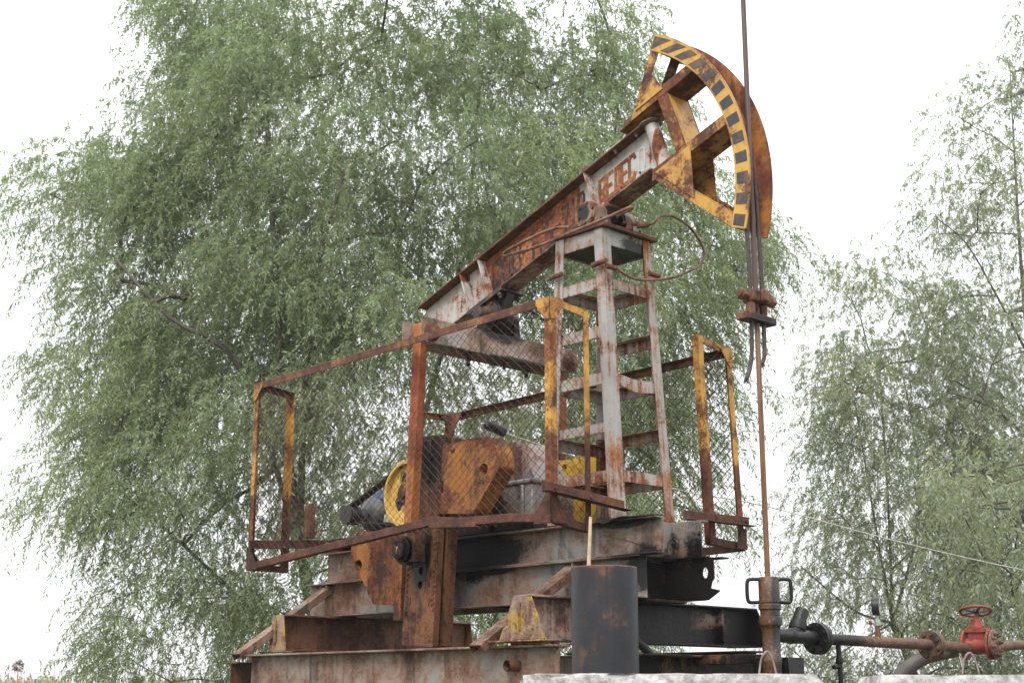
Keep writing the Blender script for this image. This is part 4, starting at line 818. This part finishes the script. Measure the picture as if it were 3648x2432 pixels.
# red gate valve on the pipe behind
VC = V(1.235, 2.0, .292); vax = V(.76, .65, .0).normalized(); vax = (RT*.80-FH*.60).normalized()
GV = thing('gate_valve', 'red gate valve with round handwheel behind the flow pipe', 'valve', VC-Z3*.1)
c = MB()
c.lathe(VC-vax*.085, vax, [(.088, 0), (.090, .003), (.090, .017), (.050, .022), (.045, .05), (.052, .085), (.045, .12), (.050, .148), (.090, .153), (.090, .168), (.088, .17)], 36)
c.prism([(-.055, -.02), (.055, -.02), (.05, .055), (.045, .075), (-.045, .075), (-.05, .055)], VC, vax, Z3, vax.cross(Z3), -.038, .038)
c.build('body', M['red'], GV, .004)
c = MB().prism([(-.066, .0755), (.066, .0755), (.066, .098), (.055, .104), (-.055, .104), (-.066, .098)], VC, vax, Z3, vax.cross(Z3), -.05, .05).lathe(VC+Z3*.1045, Z3, [(.046, 0), (.044, .012), (.034, .03), (.031, .05), (.026, .054), (.018, .056), (.016, .075)], 24)
for k in range(4): c.bolt(VC+vax*(.052 if k % 2 else -.052)+vax.cross(Z3)*(.038 if k > 1 else -.038)+Z3*.1045, Z3, .009, .01)
c.build('bonnet', M['red'], GV, .003)
MB().cyl(VC+Z3*.16, VC+Z3*.222, .0095, 12).build('stem', M['red'], GV, 0)
hw = VC+Z3*.206; rim = [hw+V(.093*math.cos(a), .093*math.sin(a), .005*math.sin(a*2)) for a in [2*math.pi*k/36 for k in range(36)]]
wl = MB(); rings = []; wn = (Z3+FH*.27+RT*.06).normalized(); wu = RT.cross(wn).normalized(); wv = wn.cross(wu)
for k in range(36):
    a = 2*math.pi*k/36; r_ = wu*math.cos(a)+wv*math.sin(a); rings.append([hw+r_*(.093+.010*math.cos(t))+wn*.009*math.sin(t) for t in [2*math.pi*j/10 for j in range(10)]])
rings.append(rings[0]); wl.loft(rings, False); HWL = wl.build('handwheel', M['red'], GV, 0)
sp = MB().lathe(hw-wn*.014, wn, [(.018, 0), (.02, .004), (.02, .02), (.012, .024)], 16)
for k in range(5):
    a = k*1.2566; r_ = wu*math.cos(a)+wv*math.sin(a); sp.bar(hw+r_*.015-wn*.008, hw+r_*.086-wn*.002, .014, .008)
sp.build('wheel_spokes', M['navy'], HWL, .001)
fo = VC+vax*.104; c = MB().lathe(fo-vax*.014, vax, [(.088, 0), (.090, .003), (.090, .018), (.04, .022)], 36)
for k in range(8):
    u = vax.orthogonal().normalized(); w_ = vax.cross(u); q = fo+(u*math.cos(k*.785+.2)+w_*math.sin(k*.785+.2))*.066
    c.bolt(q+vax*.005, vax, .013, .013).cyl(q+vax*.015, q+vax*.032, .008, 8)
c.build('companion_flange', M['valveflange'], GV, .001)
BP_ = MB().tube(smooth([(.80, 1.54, -.5), (.86, 1.60, -.1), (.891, 1.634, .095), (.94, 1.69, .165), (1.01, 1.765, .222), (1.06, 1.82, .24), (1.14, 1.90, .262)], 4), .044, 22).build('feed_pipe', M['greypipe'], None, 0)
tag(BP_, 'thick grey-brown pipe curving up from below into the red valve', 'pipe')
# ------------------------------------------------------------------ casing pipe, stake, concrete blocks
CX, CY = 1.292, -1.440
cp = MB().lathe((CX, CY, -.53), Z3, [(.152, 0), (.152, 1.088), (.149, 1.092), (.141, 1.092), (.140, 1.06), (.140, .1)], 56)
tag(cp.build('casing_pipe', M['casing'], None, 0), 'short wide blackened steel casing pipe standing upright before the beams', 'steel pipe')
st = MB().tube([(1.232, -1.497, -.10), (1.236, -1.495, .35), (1.243, -1.488, .60), (1.252, -1.483, .795)], [.010, .0105, .0095, .0075], 7)
tag(st.build('wooden_stake', plain('bare_wood', (.52, .40, .26), .8, 40, .25, 2), None, 0, 0), 'thin pale peeled stick poking up out of the casing pipe', 'stick')
def block(name, label, a, c, hgt, dep_, seed, h0):
    a, c = V(a), V(c); e = (c-a).normalized(); ln = (c-a).length; nrm = V(-e.y, e.x, 0)
    root = thing(name, label, 'concrete block', a+e*ln/2-Z3*hgt, 'concrete blocks along the front')
    import bmesh
    bm = bmesh.new(); bmesh.ops.create_cube(bm, size=1)
    for v in bm.verts: v.co = V((v.co.x+.5)*ln, (v.co.y+.5)*dep_, (v.co.z-.5)*hgt)
    bmesh.ops.subdivide_edges(bm, edges=bm.edges[:], cuts=22, use_grid_fill=True)
    from mathutils import noise as ns
    b = MB(); idx = {}
    for i, v in enumerate(bm.verts):
        idx[v] = i; p = v.co.copy(); q = p*9+V(seed, seed, seed)
        ex = min(p.x, ln-p.x); ez = -p.z; ey = min(p.y, dep_-p.y)
        k1 = sum(1 for t in (ex, ey, ez) if t < .004)
        amp = .004+(.016 if k1 >= 2 else 0)
        d = V(ns.noise(q), ns.noise(q+V(7, 0, 0)), ns.noise(q+V(0, 9, 0)))*amp+V(ns.noise(q*3), ns.noise(q*3+V(3, 0, 0)), ns.noise(q*3+V(0, 4, 0)))*amp*.7
        if k1 >= 2: d += V((.010 if p.x < .01 else -.010 if p.x > ln-.01 else 0), (.01 if p.y < .01 else -.01), -.006-.010*max(0, ns.noise(p*5+V(seed, 0, 0))))
        cor = max(0, .055-ex)/.055*max(0, .05-ez)/.05; d += V((.03 if p.x < ln/2 else -.02)*cor, 0, -.034*cor)
        p += d; b.v.append(tuple(a+e*p.x+nrm*p.y+Z3*p.z))
    b.f = [tuple(idx[v] for v in f.verts) for f in bm.faces]; b.m = [0]*len(b.f); bm.free()
    b.build('block', M['concrete'], root, 0, 50)
    for t in h0:
        o = a+e*t+nrm*.12; MB().tube(smooth([o-e*.036-Z3*.02, o-e*.026+Z3*.045, o-e*.012+Z3*.072, o+e*.002+Z3*.076, o+e*.016+Z3*.050, o+e*.030-Z3*.02], 4), .0034, 8).build('lifting_loop', M['loop'], root, 0)
EA = RT
block('concrete_block', 'chipped whitewashed concrete block in front of the black casing pipe', V(2.160, -2.853, .066), V(2.925, -2.041, .066), .58, .30, 3, [.91])
block('concrete_block', 'chipped whitewashed concrete block below the red valve at the far right', V(2.998, -1.963, .062), V(3.806, -1.105, .062), .58, .30, 11, [.40])
# ------------------------------------------------------------------ overhead cable with insulator
CB_ = thing('power_cable', 'pale thin cable sagging from the gearbox off to the right', 'cable', (-.85, -.2, 1.66))
cp_ = [(-.90, -.12, 1.58), (-.885, -.22, 1.64), (-.86, -.26, 1.672), (-.869, -.233, 1.682), (-.849, -.067, 1.641), (-.915, .301, 1.617), (-.819, 1.569, 1.431), (-.80, 2.578, 1.40), (-.65, 4.2, 1.23), (-.476, 6.016, 1.083), (-.2, 9.0, .9), (.2, 14, .75)]
MB().tube(smooth(cp_, 6), .0046, 6).build('cable', M['cable'], CB_, 0)
ins = MB(); a, c = V(-.869, -.233, 1.682), V(-.849, -.067, 1.641); dv = (c-a).normalized(); pr_ = [(.010, 0)]
for k in range(8): h = .008+k*.0205; pr_ += [(.016, h), (.031, h+.007), (.033, h+.012), (.016, h+.017)]
ins.lathe(a, dv, pr_, 18).build('insulator', M['porcelain'], CB_, 0)
# ------------------------------------------------------------------ reeds and far scrub
rs = random.Random(3)
rd = MB()
for k in range(900):
    px = rs.uniform(-60, 520); o = at(px, 1568, rs.uniform(22, 40)); o.z = -1.63; h = rs.uniform(1.35, 2.05); ln = V(rs.uniform(-.25, .25), rs.uniform(-.25, .25), 0)
    rd.slot(0).tube([o, o+ln*.4+Z3*h*.6, o+ln+Z3*h], [.010, .008, .004], 3, False)
    for j in range(3):
        q = o+ln*.5+Z3*h*rs.uniform(.4, .9); e = q+V(rs.uniform(-.4, .4), rs.uniform(-.4, .4), rs.uniform(-.05, .25)); s_ = (e-q).cross(Z3).normalized()*.014
        rd.add([q-s_, q+s_, e], [(0, 1, 2)])
    if rs.random() < .3:
        rd.slot(1)
        for j in range(10):
            q = o+ln+Z3*(h-.02+rs.uniform(-.02, .16)); e = q+V(rs.uniform(-.05, .05), rs.uniform(-.05, .05), rs.uniform(-.06, .08)); s_ = V(rs.uniform(-1, 1), rs.uniform(-1, 1), 0).normalized()*.012
            rd.add([q-s_, q+s_, e], [(0, 1, 2)])
tag(rd.build('reeds', [M['reed'], M['plume']], None, 0, 0), 'dry tan reeds in the field at the lower left', 'reeds', kind='stuff')
RP = thing('reed_plume', 'dark brown bushy reed plume standing tallest at the lower left', 'reed', at(41, 1568, 23))
RP.location.z = -1.63; WL[RP.name] = Vector(RP.location); o = Vector(RP.location); tp = at(41, 1536, 23)
MB().tube([o, (o+tp)/2+V(.03, 0, 0), tp], [.012, .010, .006], 5).build('stem', M['reed'], RP, 0)
pb = MB()
for j in range(420):
    d = V(rs.gauss(0, 1), rs.gauss(0, 1), rs.gauss(0, 1.15)).normalized()*rs.uniform(.02, .085); q = tp+Z3*.05+d; e = q+d*.6; s_ = d.cross(V(rs.random(), rs.random(), rs.random())).normalized()*.007
    pb.add([q-s_, q+s_, e], [(0, 1, 2)])
pb.build('plume', M['plume'], RP, 0, 0)
# ------------------------------------------------------------------ trees
def np_mesh(name, verts, quads, mats, midx, parent, tint=None):
    me = bpy.data.meshes.new(name); off = np.array(WL.get(parent.name, Vector()))
    n, q = len(verts), len(quads)
    me.vertices.add(n); me.vertices.foreach_set('co', (verts-off).astype(np.float32).ravel())
    me.loops.add(q*4); me.loops.foreach_set('vertex_index', quads.astype(np.int32).ravel())
    me.polygons.add(q); me.polygons.foreach_set('loop_start', np.arange(0, q*4, 4, dtype=np.int32))
    me.polygons.foreach_set('loop_total', np.full(q, 4, dtype=np.int32))
    for m in mats: me.materials.append(m)
    me.polygons.foreach_set('material_index', midx.astype(np.int32))
    if tint is not None:
        a = me.attributes.new('tint', 'FLOAT', 'FACE'); a.data.foreach_set('value', tint.astype(np.float32))
    me.update(calc_edges=True); me.validate()
    o = bpy.data.objects.new(name, me); COL.objects.link(o); o.parent = parent; return o
def nrm(a): return a/np.maximum(np.linalg.norm(a, axis=-1, keepdims=True), 1e-9)
def inpoly(x, y, P):
    c = False
    for (x1, y1), (x2, y2) in zip(P, P[1:]+P[:1]):
        if (y1 > y) != (y2 > y) and x < (x2-x1)*(y-y1)/(y2-y1)+x1: c = not c
    return c
def edist(x, y, P):
    d = 1e9
    for (x1, y1), (x2, y2) in zip(P, P[1:]+P[:1]):
        t = max(0, min(1, ((x-x1)*(x2-x1)+(y-y1)*(y2-y1))/((x2-x1)**2+(y2-y1)**2+1e-9))); d = min(d, math.hypot(x-x1-t*(x2-x1), y-y1-t*(y2-y1)))
    return d
def clumps_in(P, n, mind, dep, thick, seed, dens=None, marg=24):
    rs = random.Random(seed); out = []; xs = [p[0] for p in P]; ys = [p[1] for p in P]; tries = 0
    while len(out) < n and tries < 60000:
        tries += 1; x, y = rs.uniform(min(xs), max(xs)), rs.uniform(min(ys), max(ys))
        if not inpoly(x, y, P) or (y > -50 and edist(x, y, P) < marg): continue
        k = dens(x, y) if dens else 1
        if rs.random() > k: continue
        md = mind/math.sqrt(max(k, .15))*(1-tries/90000)
        dz = rs.uniform(-1, 1)
        if any(math.hypot(x-c[0], y-c[1]) < md and abs(dz-c[2]) < .45 for c in out): continue
        out.append((x, y, dz))
    res = []
    for x, y, dz in out:
        ht = min(thick, .25+edist(x, y, P)*.0075); k = dens(x, y) if dens else 1
        res.append((at(x, y, dep+dz*ht), k))
    return res
def tree(name, label, trunk, clumps, seed, shoots, slen, leafmat, lsize=.089, group='willow trees behind the pumpjack', rad=(.78, .62), bias=V(0, 0, 0), low=0, twig=.0028, gap=.5, limbs=()):
    rs = np.random.RandomState(seed); base = V(trunk[0][0]); root = thing(name, label, 'tree', base, group)
    # skeleton: trunk, limbs, then every clump joins the nearest suitable node
    pos = []; par = []; fix = []
    def chain(pts, start=-1):
        prev = start
        for p, r in pts: pos.append(np.array(p, float)); par.append(prev); fix.append(r); prev = len(pos)-1
        return prev
    tp = []
    P = [V(p) for p, r in trunk]; rr = [r for p, r in trunk]
    S = smooth(P, 4)
    for i, p in enumerate(S): k = i/4; j = min(int(k), len(rr)-2); tp.append((p, rr[j]+(rr[j+1]-rr[j])*(k-j)))
    chain(tp)
    for lb in limbs:
        st = int(np.argmin([np.linalg.norm(np.array(lb[0][0])-q) for q in pos])); S = smooth([V(*pos[st])]+[V(p) for p, r in lb[1:]], 4); r0 = lb[0][1]; r1 = lb[-1][1]
        chain([(p, r0+(r1-r0)*i/len(S)) for i, p in enumerate(S[1:])], st)
    order = sorted(clumps, key=lambda c: min((np.linalg.norm(np.array(c[0])-q) for q in pos[::3])))
    tips = []
    for c, k in order:
        c = np.array(c); Pn = np.array(pos); d = c-Pn; ln = np.linalg.norm(d, axis=1)
        cost = ln*(1+.55*np.clip(-d[:, 2]/np.maximum(ln, .01)+.1, 0, 2)); i = int(np.argmin(cost)); a = Pn[i]; L_ = np.linalg.norm(c-a)
        mid = (a+c)/2+np.array([0, 0, .14*L_])+rs.randn(3)*.07*L_; q = int(max(2, L_/.35)); prev = i
        for j in range(1, q+1):
            t = j/q; p = a*(1-t)**2+2*t*(1-t)*mid+c*t*t+rs.randn(3)*.018*(j < q); pos.append(p); par.append(prev); fix.append(None); prev = len(pos)-1
        tips.append(prev)
    cnt = np.zeros(len(pos))
    for t in tips: cnt[t] += 1
    for i in range(len(pos)-1, -1, -1):
        if par[i] >= 0: cnt[par[i]] += cnt[i]
    rad_ = np.array([f*.5 if f is not None else .008*max(c, 1)**.5 for f, c in zip(fix, cnt)])
    Pn = np.array(pos); e = [(i, p) for i, p in enumerate(par) if p >= 0]; A = Pn[[p for i, p in e]]; B = Pn[[i for i, p in e]]
    ra = np.minimum(rad_[[p for i, p in e]], rad_[[i for i, p in e]]*1.25); rb = rad_[[i for i, p in e]]
    d = nrm(B-A); u = nrm(np.cross(d, np.array([.31, .77, .55]))); v = np.cross(d, u); NS = 7; ang = np.arange(NS)*2*np.pi/NS
    ring = np.cos(ang)[None, :, None]*u[:, None]+np.sin(ang)[None, :, None]*v[:, None]
    va = A[:, None]+ring*ra[:, None, None]; vb = (B+d*.01)[:, None]+ring*rb[:, None, None]
    vs = np.concatenate([va, vb], 1).reshape(-1, 3); bi = np.arange(len(e))[:, None]*2*NS; k = np.arange(NS)[None]
    qd = np.stack([bi+k, bi+(k+1) % NS, bi+NS+(k+1) % NS, bi+NS+k], -1).reshape(-1, 4)
    np_mesh('trunk', vs, qd, [M['bark']], np.zeros(len(qd)), root)
    # shoots
    cen = np.array([c for c, k in clumps]); den = np.array([k for c, k in clumps]); mid = cen.mean(0)
    ns_ = np.maximum(4, (shoots*(.55+.45*den)*rs.uniform(.55, 1.45, len(cen))).astype(int)); ci = np.repeat(np.arange(len(cen)), ns_); n = len(ci)
    g = nrm(rs.randn(n, 3))*rs.rand(n, 1)**.45; sc = rs.uniform(.7, 1.3, len(cen))[ci][:, None]
    S = cen[ci]+g*np.array([rad[0], rad[0], rad[1]])*sc
    out = nrm((cen-mid)*np.array([1, 1, .35]))[ci]; D = nrm(g*.9+out*.55+rs.randn(n, 3)*.35+np.array([0, 0, .30]))
    Ln = slen*rs.uniform(.5, 1.35, n); ct = rs.beta(2.2, 2.2, len(cen))[ci]; stn = np.clip(ct*.7+rs.rand(n)*.34, 0, 1)
    dr = rs.uniform(.35, 1.0, n)
    def curve(t, idx):
        t = t[:, None]; l = Ln[idx][:, None]; q = dr[idx][:, None]
        return S[idx]+l*(D[idx]*(t-.38*t*t)+np.array([0, 0, -1.0])*q*t**1.7)
    K = np.maximum(4, (Ln/.028).astype(int)); li = np.repeat(np.arange(n), K); m = len(li)
    st0 = np.concatenate([[0], np.cumsum(K)[:-1]]); j = np.arange(m)-st0[li]; t = (j+.6+rs.uniform(-.3, .3, m))/K[li]; t = .06+.94*np.clip(t, 0, 1)
    Pt = curve(t, li); T = nrm(curve(np.minimum(t+.05, 1.05), li)-Pt)
    sd = nrm(np.cross(T, rs.randn(m, 3))); l = lsize*rs.uniform(.6, 1.2, m)*(1-.35*np.abs(t-.5))
    d = nrm(T*.55+sd*.95+np.array([0, 0, -.30])+rs.randn(m, 3)*.16)
    nv = nrm(np.array([0, 0, .75])+rs.randn(m, 3)*.55+sd*.2); w_ = nrm(np.cross(d, nv)); wd = l*rs.uniform(.11, .15, m)
    nn = np.cross(w_, d)
    b0 = Pt; tipp = Pt+d*l[:, None]-np.array([0, 0, 1])*(l*.10)[:, None]; md = Pt+d*(l*.45)[:, None]+nn*(l*.03)[:, None]
    vs = np.stack([b0, md+w_*wd[:, None], tipp, md-w_*wd[:, None]], 1).reshape(-1, 3); qd = np.arange(m*4).reshape(-1, 4)
    tint = np.clip(stn[li]*.75+.25*rs.rand(m)+.12*(t-.5), 0, 1)
    # twigs: crossed ribbons
    q = 5; tt = np.linspace(0, .97, q+1); X = np.stack([curve(np.full(n, a), np.arange(n)) for a in tt], 1); sdv = nrm(np.cross(nrm(X[:, -1]-X[:, 0]), np.array(FH)))[:, None]*twig*np.linspace(1, .5, q+1)[None, :, None]
    tv = np.stack([X-sdv, X+sdv], 2).reshape(-1, 3); b_ = np.arange(n)[:, None]*(q+1)*2; k = np.arange(q)[None]*2
    tq = np.stack([b_+k, b_+k+1, b_+k+3, b_+k+2], -1).reshape(-1, 4)+len(vs)
    np_mesh('crown', np.concatenate([vs, tv]), np.concatenate([qd, tq]), [leafmat, M['twig']], np.concatenate([np.zeros(m), np.ones(len(tq))]), root, np.concatenate([tint, np.zeros(len(tq))]))
    print(name, 'clumps', len(cen), 'shoots', n, 'leaves', m)
    return root
M['twig'] = plain('green_brown_twig', (.10, .085, .045), .8, 30, .3, 2)
W_POLY = [(360, -260), (340, 0), (310, 120), (300, 220), (330, 320), (290, 345), (200, 355), (130, 400), (70, 450), (100, 560), (150, 640), (150, 740), (80, 830), (150, 900), (200, 970), (90, 1060), (110, 1150), (190, 1230), (170, 1330), (220, 1440), (270, 1540), (300, 1640), (1420, 1640), (1520, 1500), (1600, 1340), (1650, 1270), (1650, 1160), (1650, 980), (1740, 830), (1790, 660), (1770, 560), (1680, 460), (1600, 400), (1540, 290), (1470, 210), (1450, 120), (1430, 0), (1420, -120), (1300, -260)]
def wd_(x, y):
    k = 1.0
    if y > 1050: k *= .62
    if y < 90: k *= .7
    if x < 260: k *= .5
    if x > 1600: k *= .7
    if 820 < x < 1300 and 650 < y < 1000: k *= .55
    if 1450 < x < 1640 and 560 < y < 1300: k *= .8
    return k
D0 = 19.5
wc = clumps_in(W_POLY, 250, 88, D0, 2.3, 21, wd_)
tree('willow_tree', 'huge weeping willow with drooping grey-green foliage filling the left behind the pump', [(at(760, 1900, 20.3), .24), (at(740, 1560, 20.2), .20), (at(690, 1250, 19.2), .155), (at(650, 950, 18.4), .12), (at(638, 700, 17.9), .09), (at(622, 450, 17.9), .065), (at(604, 100, 18.6), .04), (at(596, -150, 19.8), .018)], wc, 4, 170, .55, M['leaf'],
     limbs=[[(at(690, 1250, 19.2), .095), (at(700, 900, 18.2), 0), (at(735, 590, 17.6), 0), (at(790, 400, 17.4), .045)], [(at(690, 1250, 20), .08), (at(560, 860, 18), 0), (at(390, 730, 17.5), 0), (at(270, 600, 17.5), .03)], [(at(740, 1560, 20.2), .11), (at(930, 1100, 20.4), 0), (at(1060, 600, 20.2), 0), (at(1100, 200, 20.0), .03)], [(at(740, 1560, 20.2), .10), (at(1150, 1200, 20.6), 0), (at(1350, 700, 20.6), 0), (at(1420, 250, 20.2), .025)], [(at(740, 1560, 20.2), .06), (at(420, 1250, 19.4), 0), (at(180, 1050, 19.0), .02)], [(at(740, 1560, 20.2), .09), (at(1300, 1200, 21), 0), (at(1640, 900, 21), .02)]])
B_POLY = [(1960, 610), (1915, 680), (1905, 790), (1885, 900), (1870, 1030), (1850, 1130), (1830, 1240), (1780, 1330), (1770, 1430), (1790, 1540), (1850, 1620), (2300, 1640), (2300, 800), (2150, 640), (2060, 590)]
bc = clumps_in(B_POLY, 74, 84, 24.5, 2.0, 5, lambda x, y: .75 if y < 1350 else .6)
tree('willow_tree', 'small willow with a low fork and fanned limbs behind the flow pipe', [(at(2140, 1700, 24.5), .17), (at(2090, 1520, 24.5), .14), (at(2050, 1430, 24.4), .12)], bc, 8, 96, .47, M['leaf2'], lsize=.093,
     limbs=[[(at(2050, 1430, 24.4), .05), (at(2010, 1200, 24.2), 0), (at(1960, 900, 24), .018)], [(at(2050, 1430, 24.4), .055), (at(2040, 1150, 24.4), 0), (at(2020, 850, 24.6), .018)], [(at(2050, 1430, 24.4), .055), (at(2110, 1200, 24.8), 0), (at(2100, 1000, 25), 0), (at(2060, 800, 25), .015)], [(at(2050, 1430, 24.4), .045), (at(1960, 1400, 24), 0), (at(1840, 1300, 23.8), .012)], [(at(2050, 1430, 24.4), .035), (at(1960, 1480, 23.8), 0), (at(1870, 1540, 23.6), .012)]])
C_POLY = [(2720, -120), (2420, -40), (2350, 60), (2310, 120), (2290, 190), (2220, 220), (2160, 270), (2120, 330), (2095, 400), (2085, 520), (2100, 640), (2120, 800), (2110, 980), (2090, 1120), (2080, 1300), (2120, 1640), (2720, 1640)]
cc = clumps_in(C_POLY, 185, 70, 24.0, 2.4, 9, lambda x, y: (.9 if x > 2230 else .6) if y < 420 else .8 if y < 700 else 1)
tree('willow_tree', 'tall airy pale willow at the right edge with bare branches showing at its top', [(at(2560, 1900, 24), .25), (at(2500, 1500, 24), .20), (at(2440, 1100, 24), .14), (at(2370, 830, 24), .09), (at(2345, 600, 24), .06), (at(2330, 350, 24), .035), (at(2318, 130, 24), .012)], cc, 12, 62, .48, M['leaf2'], lsize=.093,
     limbs=[[(at(2370, 830, 24), .045), (at(2290, 680, 23.6), 0), (at(2220, 560, 23.4), 0), (at(2150, 500, 23.2), .012)], [(at(2440, 1100, 24), .06), (at(2300, 950, 23), 0), (at(2180, 900, 22.6), .015)]])
fc = clumps_in([(2110, 1060), (2190, 1020), (2500, 1010), (2500, 1400), (2300, 1400), (2160, 1340), (2100, 1230)], 26, 70, 16.5, .8, 31)
tree('willow_sapling', 'young willow with larger glossy leaves overhanging the red valve', [(at(2460, 1900, 17), .08), (at(2430, 1500, 16.9), .06), (at(2370, 1250, 16.6), .03), (at(2300, 1080, 16.5), .012)], fc, 15, 24, .36, M['leaf2'], lsize=.102, rad=(.42, .34))
# far scrub on the horizon at the lower left
rs = np.random.RandomState(5); m = 9000; px = rs.uniform(-200, 700, m); dd = rs.uniform(58, 75, m); base = np.array([at(x, 1568, d) for x, d in zip(px, dd)])
hh_ = 1.5+.75*np.sin(px*.021)+.4*np.sin(px*.06+1); base[:, 2] = -1.63+rs.rand(m)**.6*(1.55+.32*hh_)
d = nrm(rs.randn(m, 3)); w_ = nrm(np.cross(d, rs.randn(m, 3))); l = rs.uniform(.14, .3, m)[:, None]
vs = np.stack([base, base+d*l*.5+w_*l*.28, base+d*l, base+d*l*.5-w_*l*.28], 1).reshape(-1, 3)
fs_ = thing('tmp', '', '', (0, 0, 0)); o = np_mesh('distant_scrub', vs, np.arange(m*4).reshape(-1, 4), [M['leaf2']], np.zeros(m), fs_, rs.rand(m)); o.parent = None
bpy.data.objects.remove(fs_); tag(o, 'band of far green scrub on the horizon at the lower left', 'bushes', kind='stuff')
# ------------------------------------------------------------------ added thin haze imitating lens glare over the trees
hz = MB().box(-165, 165, -165, 165, -2.9, 17.5).build('veil', [], None, 0, 0)
hm = bpy.data.materials.new('glare_veil'); hm.use_nodes = True; hn = hm.node_tree; hn.nodes.clear()
ho = hn.nodes.new('ShaderNodeOutputMaterial'); hv = hn.nodes.new('ShaderNodeVolumePrincipled')
hv.inputs['Color'].default_value = (.96, .97, 1, 1); hv.inputs['Density'].default_value = 0.0009; hv.inputs['Anisotropy'].default_value = .2
hn.links.new(hv.outputs[0], ho.inputs['Volume']); hz.data.materials.append(hm)
tag(hz, 'thin pale haze added to pale the trees as lens glare does', 'veil', kind='stuff')
